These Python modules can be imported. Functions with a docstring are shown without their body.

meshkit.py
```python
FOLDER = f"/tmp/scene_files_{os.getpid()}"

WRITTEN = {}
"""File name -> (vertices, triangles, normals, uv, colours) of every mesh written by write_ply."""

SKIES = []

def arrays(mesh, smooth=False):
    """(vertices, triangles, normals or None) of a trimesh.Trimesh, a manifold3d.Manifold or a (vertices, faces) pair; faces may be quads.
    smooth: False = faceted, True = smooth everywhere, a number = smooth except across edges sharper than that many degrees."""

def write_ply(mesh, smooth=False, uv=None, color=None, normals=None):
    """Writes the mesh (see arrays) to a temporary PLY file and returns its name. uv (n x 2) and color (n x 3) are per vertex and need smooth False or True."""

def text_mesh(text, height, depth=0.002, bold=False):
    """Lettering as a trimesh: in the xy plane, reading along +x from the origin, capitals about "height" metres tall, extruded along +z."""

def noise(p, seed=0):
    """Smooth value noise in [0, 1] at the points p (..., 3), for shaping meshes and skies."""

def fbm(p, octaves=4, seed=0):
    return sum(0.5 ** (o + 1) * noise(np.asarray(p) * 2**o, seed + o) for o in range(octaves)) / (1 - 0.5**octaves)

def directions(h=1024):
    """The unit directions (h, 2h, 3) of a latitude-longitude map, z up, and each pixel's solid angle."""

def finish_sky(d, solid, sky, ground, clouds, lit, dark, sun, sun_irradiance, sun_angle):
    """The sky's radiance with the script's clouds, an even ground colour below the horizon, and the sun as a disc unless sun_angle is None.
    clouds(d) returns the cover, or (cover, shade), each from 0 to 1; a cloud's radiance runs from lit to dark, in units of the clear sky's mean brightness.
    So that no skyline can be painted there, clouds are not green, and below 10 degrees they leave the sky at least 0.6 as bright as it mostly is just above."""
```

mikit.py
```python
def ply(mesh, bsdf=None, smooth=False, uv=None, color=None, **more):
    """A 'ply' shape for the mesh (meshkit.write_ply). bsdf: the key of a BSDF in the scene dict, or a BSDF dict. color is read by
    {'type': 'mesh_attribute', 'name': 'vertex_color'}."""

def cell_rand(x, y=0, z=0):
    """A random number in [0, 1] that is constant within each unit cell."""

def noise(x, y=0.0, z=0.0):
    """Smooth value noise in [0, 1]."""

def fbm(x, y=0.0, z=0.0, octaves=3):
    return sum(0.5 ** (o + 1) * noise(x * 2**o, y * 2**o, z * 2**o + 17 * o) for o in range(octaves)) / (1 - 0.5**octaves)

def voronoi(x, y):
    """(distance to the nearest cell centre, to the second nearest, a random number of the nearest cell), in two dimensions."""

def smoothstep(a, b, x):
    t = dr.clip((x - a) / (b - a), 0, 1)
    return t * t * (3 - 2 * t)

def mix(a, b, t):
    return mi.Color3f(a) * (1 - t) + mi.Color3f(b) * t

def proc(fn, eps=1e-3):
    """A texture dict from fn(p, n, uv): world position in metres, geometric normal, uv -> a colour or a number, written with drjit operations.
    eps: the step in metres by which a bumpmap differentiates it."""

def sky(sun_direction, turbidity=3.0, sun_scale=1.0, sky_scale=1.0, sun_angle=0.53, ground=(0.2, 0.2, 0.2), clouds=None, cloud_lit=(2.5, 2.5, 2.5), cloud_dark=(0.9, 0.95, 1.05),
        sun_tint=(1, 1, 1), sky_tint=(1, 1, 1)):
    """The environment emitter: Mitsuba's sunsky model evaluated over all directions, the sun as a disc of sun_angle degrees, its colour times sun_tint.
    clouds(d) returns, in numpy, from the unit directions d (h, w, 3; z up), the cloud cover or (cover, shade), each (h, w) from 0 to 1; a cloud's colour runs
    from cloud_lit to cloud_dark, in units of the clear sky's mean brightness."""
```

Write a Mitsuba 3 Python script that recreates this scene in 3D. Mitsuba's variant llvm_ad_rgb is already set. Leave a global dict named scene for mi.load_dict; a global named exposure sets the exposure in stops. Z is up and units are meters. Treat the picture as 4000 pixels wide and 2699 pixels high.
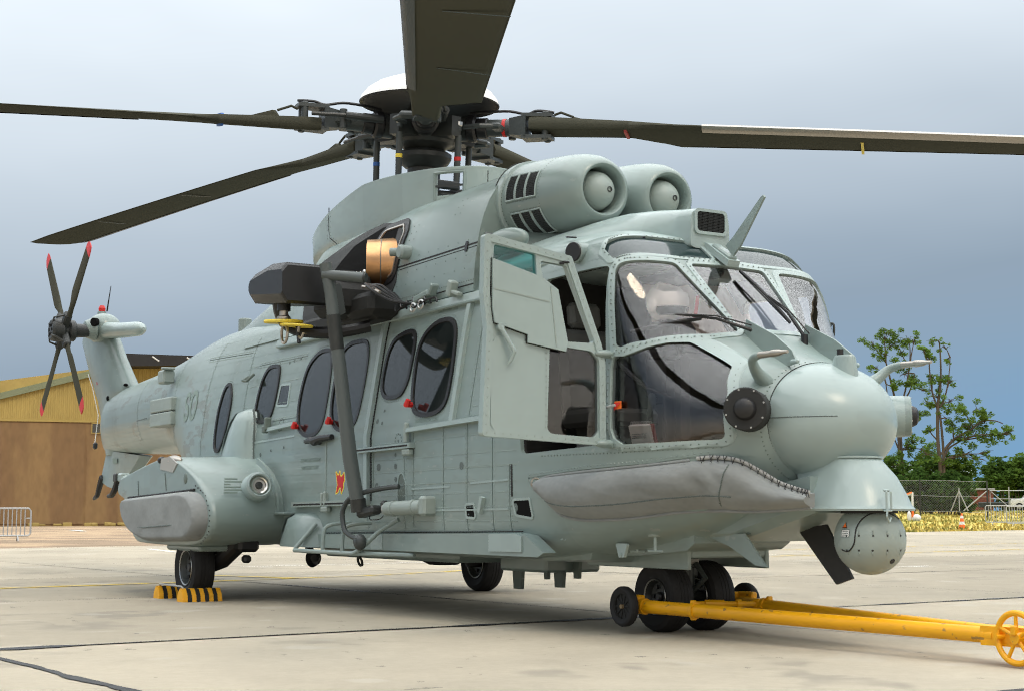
import math, random
import numpy as np, trimesh, manifold3d as m3, drjit as dr, mitsuba as mi, mikit, meshkit
from scipy.interpolate import PchipInterpolator
from shapely.geometry import Polygon, LineString, Point, box as sbox
from shapely import affinity, union_all
from mikit import proc, noise, fbm, voronoi, cell_rand, smoothstep, mix
T4 = mi.ScalarTransform4f
scene, labels = {}, {}
random.seed(7); rng = np.random.default_rng(7)
# ------------------------------------------------------------------ camera, sky, exposure
CAM = np.array([12.096, -6.439, 0.785]); YAW, PITCH = math.radians(148.648), math.radians(6.26)
FWD = np.array([math.cos(YAW)*math.cos(PITCH), math.sin(YAW)*math.cos(PITCH), math.sin(PITCH)])
scene['camera'] = {'type': 'perspective', 'fov': 37.05, 'fov_axis': 'x', 'near_clip': 0.05, 'far_clip': 6000.0,
                   'to_world': T4().look_at(origin=CAM.tolist(), target=(CAM+FWD).tolist(), up=[0, 0, 1])}
exposure = 2.36
SUN = (0.62, -0.10, 0.78)
def storm(d):
    """overcast all round; the shade is the depth of the cloud: bright high up, slate blue low down, paler in a break towards the west"""
    az = np.arctan2(d[..., 1], d[..., 0]); el = np.degrees(np.arcsin(np.clip(d[..., 2], -1, 1)))
    q = np.stack([d[..., 0], d[..., 1], d[..., 2]*2.5], -1)
    n = meshkit.fbm(q*2.3+5, 5)-.5; n2 = meshkit.fbm(q*7.0+11, 4)-.5
    L = np.interp(el, [0, 5, 10, 15, 19, 26, 40, 60, 90], [.09, .15, .29, .48, .66, 1.02, 1.60, 2.0, 2.1])
    gap = np.exp(-((np.degrees(az)-178)/34.)**2)+np.exp(-((np.degrees(az)+182)/34.)**2)
    L = L+gap*np.interp(el, [0, 8, 20, 40], [.17, .18, .14, 0])
    away = np.clip((np.abs((np.degrees(az)-150+180) % 360-180)-45)/60, 0, 1)           # the cloud is deeper away from this quarter
    L = L*(1-.60*away*np.interp(el, [0, 20, 38], [1, .9, 0]))*(1+.30*n+.12*n2)
    thin = np.clip((np.abs((np.degrees(az)-150+180) % 360-180)-60)/50, 0, 1)*np.interp(el, [0, 25, 45], [.85, .6, 0])   # thinner, greyer veil on the far side
    return 1-thin, np.clip(1-(L-.10)/(2.1-.10), 0, 1)
scene['sky'] = mikit.sky(SUN, turbidity=4, sun_scale=0.09, sun_angle=16, clouds=storm, cloud_lit=(5.02, 5.16, 5.16), cloud_dark=(0.09, 0.26, 0.46), sun_tint=(1, .98, .94), sky_tint=(1.34, 1.0, .72), ground=(.28, .26, .23))
# ------------------------------------------------------------------ materials
def lin(*c):
    c = np.array(c)/255.; return [float(v) for v in np.where(c < .04045, c/12.92, ((c+.055)/1.055)**2.4)]
def mat(name, color, rough=.5, metal=0., spec=.5, two=True, **more):
    b = {'type': 'principled', 'base_color': color if isinstance(color, dict) else {'type': 'rgb', 'value': list(color)}, 'roughness': rough, 'metallic': metal, 'specular': spec, **more}
    scene[name] = {'type': 'twosided', 'b': b} if two else b
    return name
def paint(base, var=.06, dirt=.12, seed=0.):
    base = np.array(base)
    def f(p, n, uv):
        a = fbm(p.x*1.7+seed, p.y*1.7, p.z*1.7, 3)
        g = fbm(p.x*9+seed, p.y*9+3, p.z*4, 3)
        s = fbm(p.x*2.6+seed+7, p.y*2.6, p.z*.5, 3)       # weathering runs, long in height
        r = cell_rand(dr.floor(p.x/.62+3), dr.floor(p.z/.46), 5)                                  # sheet to sheet difference
        k = 1+var*2.4*(a-.5)+var*1.1*(g-.5)+.07*(r-.5)
        w = smoothstep(.52, .78, s)*smoothstep(.35, .7, g)*dirt
        c = mi.Color3f(*base.tolist())*k
        o = fbm(p.x*5+seed, p.y*5+2, p.z*11, 4)                                                   # brown film of oil, in ragged patches on the tail cone
        w2 = smoothstep(.50, .58, o)*smoothstep(.50, .62, a)*dr.select((p.x < -2.9) & (p.x > -8.5) & (p.z < 2.3), .5, .14)
        sc = smoothstep(.765, .80, fbm(p.x*13+seed, p.y*13, p.z*22, 3))                          # scuffs down to the primer
        c = mix(mix(c, c*mi.Color3f(.62, .60, .52), w), mi.Color3f(.135, .115, .085), w2*dirt*3)
        return mix(c, mi.Color3f(.33, .35, .33), sc*.35)
    return proc(f)
mat('m_paint', paint((.208, .266, .254), dirt=.26), .30, spec=.55, clearcoat=.35, clearcoat_gloss=.82)
mat('m_paint_light', paint((.285, .355, .346), seed=3.), .28, spec=.55, clearcoat=.4, clearcoat_gloss=.84)
mat('m_paint_grey', paint((.265, .315, .295), dirt=.08, seed=5.), .42)
mat('m_paint_dark', paint((.11, .14, .125), seed=9.), .45)
def skin_relief(p, n, uv):
    """fine relief of a riveted skin: slight waviness of the sheet and rows of small rivet heads"""
    w = .0045*fbm(p.x*2.3, p.y*2.3, p.z*2.3, 2)
    a = p.z/.118; b = p.x/.040; dz = (a-dr.floor(a)-.5)*.118; dx = (b-dr.floor(b)-.5)*.040
    c = p.x/.62; e = p.z/.040; dx2 = (c-dr.floor(c)-.5)*.62; dz2 = (e-dr.floor(e)-.5)*.040
    d1 = dr.sqrt(dz*dz+dx*dx); d2 = dr.sqrt(dz2*dz2+dx2*dx2); lap = .0012*smoothstep(-.004, .004, dz)
    return w+dr.select(dr.abs(n.y) > .55, .0022*dr.maximum(0, 1-dr.minimum(d1, d2)/.0075)+lap, 0)
scene['m_skin'] = {'type': 'bumpmap', 'arbitrary': {**proc(skin_relief), 'eps': .0015}, 'scale': 1.0, 'b': {'type': 'ref', 'id': 'm_paint'}}
def fabric(p, n, uv):
    a = fbm(p.x*5, p.y*5, p.z*5, 3); b = fbm(p.x*40, p.y*40, p.z*40, 2)
    return mi.Color3f(.232, .246, .245)*(1+.3*(a-.5)+.14*(b-.5))
mat('m_fabric', proc(fabric), .75, spec=.3)
mat('m_fabric_trim', (.34, .34, .325), .7)
scene['m_cloth'] = {'type': 'bumpmap', 'arbitrary': {**proc(lambda p, n, uv: .012*fbm(p.x*9+p.z*4, p.y*9, p.z*7, 3)+.004*fbm(p.x*40, p.y*40, p.z*40, 2)), 'eps': .002}, 'scale': 1.0, 'b': {'type': 'ref', 'id': 'm_fabric'}}
mat('m_black', (.012, .012, .013), .42)
mat('m_black_matte', (.014, .0145, .014), .7)
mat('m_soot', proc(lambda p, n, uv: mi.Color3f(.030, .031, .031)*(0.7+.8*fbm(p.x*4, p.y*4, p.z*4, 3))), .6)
mat('m_rubber', proc(lambda p, n, uv: mi.Color3f(.018, .018, .019)*(0.75+.6*fbm(p.x*14, p.y*14, p.z*14, 3))), .72, spec=.35)
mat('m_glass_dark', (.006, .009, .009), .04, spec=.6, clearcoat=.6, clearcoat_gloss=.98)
scene['m_glass'] = {'type': 'thindielectric', 'int_ior': 1.5, 'specular_transmittance': {'type': 'rgb', 'value': [.80, .765, .755]}}
scene['m_glass_teal'] = {'type': 'thindielectric', 'int_ior': 1.5, 'specular_transmittance': {'type': 'rgb', 'value': [.08, .42, .40]}}
scene['m_glass_tint'] = {'type': 'thindielectric', 'int_ior': 1.5, 'specular_transmittance': {'type': 'rgb', 'value': [.13, .20, .21]}}
scene['m_glass_smoke'] = {'type': 'thindielectric', 'int_ior': 1.5, 'specular_transmittance': {'type': 'rgb', 'value': [.52, .50, .50]}}
mat('m_glass_roof', (.012, .026, .028), .05, spec=.6, clearcoat=.6, clearcoat_gloss=.98)
scene['m_glass_door'] = {'type': 'thindielectric', 'int_ior': 1.5, 'specular_transmittance': {'type': 'rgb', 'value': [.14, .13, .12]}}
scene['m_lens'] = {'type': 'dielectric', 'int_ior': 1.45}
mat('m_steel', (.42, .42, .41), .3, 1.)
mat('m_bright', (.75, .73, .68), .22, 1.)
mat('m_gunmetal', proc(lambda p, n, uv: mi.Color3f(.026, .029, .028)*(0.6+.8*fbm(p.x*11, p.y*11, p.z*11, 3))), .42)
mat('m_polegrey', (.085, .10, .10), .42)
mat('m_hubgrey', (.045, .053, .053), .42)
mat('m_olive', (.060, .060, .045), .85, spec=.08)
mat('m_strip', (.48, .44, .39), .34, .85)
def gold(p, n, uv):
    a = fbm(p.x*7, p.y*7, p.z*7, 3); r = smoothstep(.35, .75, fbm(p.x*3+2, p.y*3, p.z*5, 2))
    return mix(mi.Color3f(.66, .37, .18)*(.8+.4*a), mi.Color3f(.30, .135, .055), r*.8)
mat('m_gold', proc(gold), .33, 1.)
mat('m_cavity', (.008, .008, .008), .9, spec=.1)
def yel(p, n, uv):
    a = fbm(p.x*6, p.y*6, p.z*6, 3); c = fbm(p.x*30, p.y*30, p.z*30, 3)
    k = smoothstep(.70, .77, c)
    return mix(mi.Color3f(.88, .42, .003)*(.9+.25*(a-.5)), mi.Color3f(.22, .13, .05), k*.7)
mat('m_yellow', proc(yel), .4)
mat('m_chock_yellow', (.78, .38, .015), .55)
mat('m_red', (.55, .015, .012), .4)
mat('m_red_dull', (.36, .05, .05), .5)
mat('m_orange', (.80, .16, .02), .5)
mat('m_white', (.72, .72, .70), .5)
mat('m_blue', (.03, .12, .42), .5)
mat('m_lampyellow', (.75, .58, .06), .45)
mat('m_mark', (.10, .125, .12), .6)
mat('m_markfaint', (.195, .26, .232), .5)
mat('m_helmet', (.84, .84, .83), .3)
mat('m_seat', (.10, .105, .10), .7)
mat('m_curtain', (.68, .60, .585), .85)
mat('m_tan', (.20, .145, .08), .6)
mat('m_paper', (.75, .74, .70), .8)
mat('m_galv', (.42, .43, .43), .45, .25)
# ------------------------------------------------------------------ mesh helpers
def tm(a):
    if hasattr(a, 'to_mesh'):
        m = a.to_mesh(); return trimesh.Trimesh(np.array(m.vert_properties[:, :3], float), np.array(m.tri_verts), process=False)
    if isinstance(a, tuple):
        v, f = np.asarray(a[0], float), np.asarray(a[1], int)
        if f.shape[1] == 4: f = np.vstack([f[:, [0, 1, 2]], f[:, [0, 2, 3]]])
        return trimesh.Trimesh(v, f, process=False)
    return a
def mf(a):
    if hasattr(a, 'to_mesh'): return a
    a = tm(a); a = trimesh.Trimesh(a.vertices, a.faces, process=True)
    return m3.Manifold(m3.Mesh(np.asarray(a.vertices, np.float32), np.asarray(a.faces, np.uint32)))
def join(*a):
    a = [tm(x) for x in (a[0] if len(a) == 1 and isinstance(a[0], list) else a)]
    return trimesh.util.concatenate(a) if len(a) > 1 else a[0]
def frame(d, up=(0, 0, 1)):
    d = np.asarray(d, float); d = d/np.linalg.norm(d); up = np.asarray(up, float)
    if abs(d @ up) > .98*np.linalg.norm(up): up = np.array([1., 0, 0])
    x = np.cross(up, d); x /= np.linalg.norm(x); return np.stack([x, np.cross(d, x), d], 1)      # columns: side, up, along
def place(m, R=None, t=(0, 0, 0), s=1.0):
    m = tm(m).copy(); v = np.asarray(m.vertices)*s
    if R is not None: v = v @ np.asarray(R).T
    return trimesh.Trimesh(v+np.asarray(t, float), m.faces, process=False)
def rz(a): c, s = math.cos(a), math.sin(a); return np.array([[c, -s, 0], [s, c, 0], [0, 0, 1.]])
def ry(a): c, s = math.cos(a), math.sin(a); return np.array([[c, 0, s], [0, 1, 0], [-s, 0, c.real]])
def rx(a): c, s = math.cos(a), math.sin(a); return np.array([[1, 0, 0], [0, c, -s], [0, s, c]])
def hullm(pts):
    return tm(m3.Manifold.hull_points(np.asarray(pts, np.float32)))
def bx(sx, sy, sz, c=.01, R=None, t=(0, 0, 0)):
    """chamfered box"""
    c = min(c, .45*min(sx, sy, sz)); p = []
    for i in range(3):
        h = np.array([sx, sy, sz])/2-c; h[i] += c
        p += [(a*h[0], b*h[1], e*h[2]) for a in (-1, 1) for b in (-1, 1) for e in (-1, 1)]
    return place(hullm(p), R, t)
def rbox(lo, hi, c=.01):
    lo, hi = np.array(lo, float), np.array(hi, float); return bx(*(hi-lo), c=c, t=(lo+hi)/2)
def tube(pts, r, n=10, caps=True, smooth=0):
    pts = np.asarray(pts, float)
    if smooth:
        k = np.arange(len(pts)); u = np.linspace(0, len(pts)-1, smooth)
        pts = np.stack([PchipInterpolator(k, pts[:, i])(u) for i in range(3)], 1)
        if not np.isscalar(r): r = np.interp(u, k, r)
    r = np.broadcast_to(np.asarray(r, float), (len(pts),))
    tg = np.gradient(pts, axis=0); tg /= np.linalg.norm(tg, axis=1, keepdims=True)+1e-12
    x = frame(tg[0])[:, 0]; V = []
    a = np.arange(n)*2*math.pi/n
    for p, t, q in zip(pts, tg, r):
        x = x-t*(x@t); x /= np.linalg.norm(x); y = np.cross(t, x)
        V.append(p+q*(np.cos(a)[:, None]*x+np.sin(a)[:, None]*y))
    m = len(pts); V = np.vstack(V); i = np.arange(n); j = (i+1) % n; F = []
    for k in range(m-1): F.append(np.stack([k*n+i, k*n+j, (k+1)*n+j, (k+1)*n+i], 1))
    F = np.vstack(F); F = np.vstack([F[:, [0, 1, 2]], F[:, [0, 2, 3]]])
    if caps:
        V = np.vstack([V, pts[0], pts[-1]]); c0, c1 = len(V)-2, len(V)-1
        F = np.vstack([F, np.stack([j, i, i*0+c0], 1), np.stack([(m-1)*n+i, (m-1)*n+j, i*0+c1], 1)])
    return trimesh.Trimesh(V, F, process=False)
def lathe(prof, axis=(0, 0, 1), at=(0, 0, 0), n=40, up=(0, 0, 1)):
    """prof: (radius, height) pairs, from bottom to top; closed onto the axis where the radius is 0"""
    prof = np.asarray(prof, float); a = np.arange(n)*2*math.pi/n; R = frame(axis, up)
    V = np.vstack([np.stack([r*np.cos(a), r*np.sin(a), a*0+h], 1) for r, h in prof]) @ R.T+np.asarray(at, float)
    i = np.arange(n); j = (i+1) % n; F = []
    for k in range(len(prof)-1): F += [np.stack([k*n+i, k*n+j, (k+1)*n+j], 1), np.stack([k*n+i, (k+1)*n+j, (k+1)*n+i], 1)]
    m = trimesh.Trimesh(V, np.vstack(F), process=False); m.merge_vertices(digits_vertex=7); m.update_faces(m.nondegenerate_faces()); return m
def cyl(p0, p1, r, n=20, r2=None, ch=0.0):
    p0, p1 = np.asarray(p0, float), np.asarray(p1, float); L = np.linalg.norm(p1-p0); r2 = r if r2 is None else r2
    pr = [(0, 0), (r-ch, 0), (r, ch), (r2, L-ch), (r2-ch, L), (0, L)] if ch else [(0, 0), (r, 0), (r2, L), (0, L)]
    return lathe(pr, p1-p0, p0, n)
def extr(poly, depth, R=np.eye(3), t=(0, 0, 0), c0=0.):
    """shapely polygon or point list, extruded along the third axis from c0 to c0+depth, then R, t"""
    poly = Polygon(poly) if not hasattr(poly, 'geom_type') else poly
    gs = [g for g in getattr(poly, 'geoms', [poly]) if g.area > 1e-9]
    return join([place(trimesh.creation.extrude_polygon(g, depth, engine='earcut').apply_translation([0, 0, c0]), R, t) for g in gs])
def rnd(pts, r, res=4):
    p = Polygon(pts).buffer(0); return p.buffer(-r, join_style=2).buffer(r, quad_segs=res)
def skin(secs, close_ends=True):
    """loft through rings of equal count"""
    secs = [np.asarray(s, float) for s in secs]; n = len(secs[0]); V = np.vstack(secs); i = np.arange(n); j = (i+1) % n; F = []
    for k in range(len(secs)-1): F += [np.stack([k*n+i, k*n+j, (k+1)*n+j], 1), np.stack([k*n+i, (k+1)*n+j, (k+1)*n+i], 1)]
    if close_ends:
        V = np.vstack([V, secs[0].mean(0), secs[-1].mean(0)]); F += [np.stack([j, i, i*0+len(V)-2], 1), np.stack([(len(secs)-1)*n+i, (len(secs)-1)*n+j, i*0+len(V)-1], 1)]
    m = trimesh.Trimesh(V, np.vstack(F), process=False)
    if m.volume < 0: m.invert()
    return m
def ell(c, r, n=3):
    s = trimesh.creation.icosphere(subdivisions=n); return trimesh.Trimesh(s.vertices*np.asarray(r)+np.asarray(c), s.faces, process=False)
def sheet(rows):
    """open grid of points (k, n, 3), facing as wound"""
    g = np.asarray(rows, float); k, n = g.shape[:2]; a = (np.arange(k-1)[:, None]*n+np.arange(n-1)).ravel()
    return trimesh.Trimesh(g.reshape(-1, 3), np.vstack([np.stack([a, a+1, a+n+1], 1), np.stack([a, a+n+1, a+n], 1)]), process=False)
used = {}
def key(name):
    k = used.get(name); used[name] = 0 if k is None else k+1
    return name if k is None else f'{name}_{k+1:03d}'
def put(name, mesh, m, smooth=30, label=None, category=None, group=None, kind=None):
    name = key(name)
    scene[name] = mikit.ply(tm(mesh), m, smooth=smooth)
    tag(name, label, category, group, kind); return name
def tag(name, label=None, category=None, group=None, kind=None):
    d = {k: v for k, v in dict(label=label, category=category, group=group, kind=kind).items() if v}
    if d: labels[name] = d
    return name
def copyof(name, src, tw):
    name = key(name); scene[name] = {**scene[src], 'to_world': tw}; return name
# ------------------------------------------------------------------ ground
E0, EN = np.array([-24.7, 5.4]), np.array([-.963, -.27])                 # far edge of the concrete and its outward normal
def edge_d(x, y): return (x-E0[0])*EN[0]+(y-E0[1])*EN[1]
def terrain(x, y):
    e = np.maximum(edge_d(x, y), 0); k = np.clip((y-22)/16, 0, 1); k = k*k*(3-2*k)
    return np.minimum(.042*e, .25+.030*e, )*(e < 1e9)*k*np.exp(-np.maximum(e-28, 0)/400)*(e <= 28)+(e > 28)*np.minimum(1.09, 1.09)*k
gx = np.unique(np.r_[np.linspace(-5000, -140, 14), np.linspace(-140, 20, 110), np.linspace(20, 5000, 14)]); gy = np.unique(np.r_[np.linspace(-5000, -60, 14), np.linspace(-60, 150, 120), np.linspace(150, 5000, 14)])
GX, GY = np.meshgrid(gx, gy, indexing='ij')
GZ = -.06+terrain(GX, GY)+.10*(meshkit.fbm(np.stack([GX*.3, GY*.3, 0*GX], -1), 3)-.5)*np.clip(edge_d(GX, GY)/6, 0, 1)*np.clip((GY-24)/10, 0, 1)
def drygrass(p, n, uv):
    a = fbm(p.x*.12, p.y*.12, 0, 3); b = fbm(p.x*1.1, p.y*1.1, 0, 3); c = fbm(p.x*6, p.y*6, 0, 2)
    straw = mix(mi.Color3f(.50, .39, .11), mi.Color3f(.31, .25, .08), smoothstep(.35, .65, b)); green = mi.Color3f(.20, .20, .05)
    col = mix(straw, green, smoothstep(.46, .66, a*.6+b*.4))*(.7+.6*c)
    dirt = mix(mi.Color3f(.235, .165, .10), mi.Color3f(.16, .115, .075), smoothstep(.3, .7, b))*(.8+.4*c)
    return mix(dirt, col, smoothstep(27., 33., p.y+4*(b-.5)))
mat('m_drygrass', proc(drygrass), .95, spec=.1)
put('ground', sheet(np.stack([GX, GY, GZ], -1)), 'm_drygrass', smooth=True, label='dry yellow grass and bare earth beyond the concrete', kind='structure')
# concrete slabs, turned a little against the aircraft
SA = math.radians(4.0); SO = np.array([2.50, .72]); SX, SY = 4.75, 5.2
def s2w(a, b): return SO[0]+a*math.cos(SA)-b*math.sin(SA), SO[1]+a*math.sin(SA)+b*math.cos(SA)
def concrete(p, n, uv):
    u = (p.x-SO[0])*math.cos(SA)+(p.y-SO[1])*math.sin(SA); v = -(p.x-SO[0])*math.sin(SA)+(p.y-SO[1])*math.cos(SA)
    r = cell_rand(u/SX+50, v/SY+50, 3)
    a = fbm(p.x*.5, p.y*.5, 0, 3); b = fbm(p.x*3.1, p.y*3.1, 0, 3); g = fbm(p.x*26, p.y*26, 0, 3); h = noise(p.x*170, p.y*170, 0)
    col = dr.floor(u/SX); k0 = dr.select((col > -2.5) & (col < -.5), .80, dr.select((col > -4.5) & (col < -2.5), .93, 1.))     # rows of slabs poured at different times
    k = k0*(1+.14*(r-.5)+.30*(a-.5)+.16*(b-.5)+.12*(g-.5)+.06*(h-.5))
    c = mi.Color3f(.312, .278, .217)*k
    st = smoothstep(.60, .74, fbm(p.x*.9+9, p.y*.9, 0, 4))*smoothstep(.4, .6, b)                # old oil and tyre stains
    c = mix(c, mi.Color3f(.14, .128, .11), st*.5)
    sp = smoothstep(.83, .87, fbm(p.x*8+3, p.y*8, 0, 3))                                        # chips and spots
    c = mix(c, mi.Color3f(.10, .095, .085), sp*.7)
    pale = smoothstep(.66, .8, fbm(p.x*2.2+30, p.y*2.2+7, 0, 3)); return mix(c, mi.Color3f(.38, .36, .31), pale*.3)
mat('m_concrete', proc(concrete), .82, spec=.25)
scene['m_concrete_b'] = {'type': 'bumpmap', 'arbitrary': {**proc(lambda p, n, uv: fbm(p.x*40, p.y*40, 0, 3)), 'eps': .004}, 'scale': .0025, 'b': {'type': 'ref', 'id': 'm_concrete'}}
mat('m_tar', proc(lambda p, n, uv: mi.Color3f(.022, .022, .023)*(.7+.7*fbm(p.x*20, p.y*20, 0, 2))), .6)
far = [(-24.7+EN[1]*t*-1., 5.4+EN[0]*t*-1.) for t in ()]
d_ = np.array([-.27, .963]); P1, P2 = E0-d_*60, E0+d_*170
put('apron', sheet([[(P1[0], P1[1], -.03), (200, -60, -.03)], [(P2[0], P2[1], -.03), (200, 170, -.03)]][::-1]), 'm_tar', label='wide concrete apron of large slabs', kind='structure')
first = None; count = 0
slabm = bx(SX-.014, SY-.014, .06, .006)
slab_ply = mikit.ply(slabm, 'm_concrete_b', smooth=False)
for i in range(-12, 3):
    for j in range(-3, 14):
        cx, cy = s2w((i+.5)*SX, (j+.5)*SY); q = np.array([cx, cy])
        if edge_d(cx, cy) > -2.2 or (q-CAM[:2]) @ FWD[:2] < -4: continue
        ang = np.degrees(np.arctan2(cy-CAM[1], cx-CAM[0]))
        if np.linalg.norm(q-CAM[:2]) > 9 and not 118 < (ang % 360) < 182: continue
        k = key('apron__slab'); scene[k] = {**slab_ply, 'to_world': T4().translate([cx, cy, -.03+.0015*random.uniform(-1, 1)]).rotate([0, 0, 1], math.degrees(SA)+random.uniform(-.02, .02))}; count += 1
# the rest of the concrete, past the single slabs
inner = union_all([Polygon([s2w(a*SX, b*SY) for a, b in ((i, j), (i+1, j), (i+1, j+1), (i, j+1))]) for i in range(-12, 3) for j in range(-3, 14)
    if (lambda cx, cy: not (edge_d(cx, cy) > -2.2 or (np.array([cx, cy])-CAM[:2]) @ FWD[:2] < -4 or (np.hypot(cx-CAM[0], cy-CAM[1]) > 9 and not 118 < (np.degrees(np.arctan2(cy-CAM[1], cx-CAM[0])) % 360) < 182)))(*s2w((i+.5)*SX, (j+.5)*SY))]).buffer(.001)
outer = Polygon([P1, (200, -60), (200, 170), P2]).difference(inner)
put('apron__outer_concrete', extr(outer.buffer(-.004), .03, c0=-.03), 'm_concrete_b', smooth=False)
# tar filled joints: ragged ribbons where the filler has spread over the edges
def ribbon(p0, p1, w0, w1, seed, z=.004, step=.06, gap=0.):
    p0, p1 = np.array(p0, float), np.array(p1, float); L = np.linalg.norm(p1-p0); t = np.arange(0, L+step, step); t[-1] = L; d = (p1-p0)/L; n_ = np.array([-d[1], d[0]])
    a = meshkit.fbm(np.stack([t*1.1, 0*t, 0*t], 1), 4, seed=seed); b = meshkit.fbm(np.stack([t*9, 0*t+3, 0*t], 1), 3, seed=seed+1); o = (meshkit.fbm(np.stack([t*.9, 0*t+9, 0*t], 1), 3, seed=seed+2)-.5)*.05
    w = w0+(w1-w0)*np.clip((a-.42)/.25, 0, 1)**1.5*(.5+b); lo = o-w*(.3+.4*b); hi = o+w*(.35+.3*meshkit.noise(np.stack([t*7, 0*t, 0*t], 1), seed+5))
    if gap: k = a > gap; 
    A = p0+t[:, None]*d+lo[:, None]*n_; B = p0+t[:, None]*d+hi[:, None]*n_
    m = sheet(np.stack([np.c_[A, 0*t+z], np.c_[B, 0*t+z]], 1))
    if gap: 
        f = m.faces; idx = np.minimum((np.arange(len(f)) % (len(t)-1)), len(t)-2); m = trimesh.Trimesh(m.vertices, f[k[idx]], process=False)
    if m.face_normals[0, 2] < 0: m.invert()
    return m
def joint(a0, b0, a1, b1, w0, w1, seed, **k): put('apron__tar_joint', ribbon(s2w(a0*SX, b0*SY), s2w(a1*SX, b1*SY), w0, w1, seed, **k), 'm_tar')
joint(0, -2, 0, 0, .035, .12, 3); joint(0, 0, 0, 1.2, .03, .09, 5); joint(0, 1.2, 0, 4, .022, .06, 6); joint(-2, 0, 0, 0, .018, .05, 8); joint(0, -1, 1, -1, .05, .13, 11); joint(-1, -1, -1, 1, .008, .022, 13); joint(-1, 1, -1, 5, .008, .022, 15)
joint(-3, -1, 0, -1, .008, .02, 17); joint(-2, -1, -2, 6, .008, .02, 19); joint(-5, 0, -2, 0, .008, .02, 20); joint(-4, 1, 0, 1, .012, .03, 22); joint(-4, 2, 0, 2, .01, .025, 24); joint(-3, 0, -3, 6, .01, .02, 26); joint(1, -1, 1, 1, .03, .09, 30)
def line_mark(pts, w, m, z=.004, ragged=.0, seed=0, name='painted_line', step=.25):
    pts = np.asarray(pts, float); out = []
    for p, q in zip(pts[:-1], pts[1:]):
        L = np.linalg.norm(q-p); t = np.linspace(0, L, max(2, int(L/step))); d = (q-p)/L; n_ = np.array([-d[1], d[0]]); e = ragged*(meshkit.fbm(np.stack([t*3, 0*t, 0*t], 1), 3, seed=seed)-.5)[:, None]
        A, B = p+t[:, None]*d-n_*(w/2)+n_*e, p+t[:, None]*d+n_*(w/2)+n_*e; s_ = sheet(np.stack([np.c_[A, 0*t+z], np.c_[B, 0*t+z]], 1))
        if s_.face_normals[0, 2] < 0: s_.invert()
        out.append(s_)
    return put('apron__'+name, join(out), m)
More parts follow.
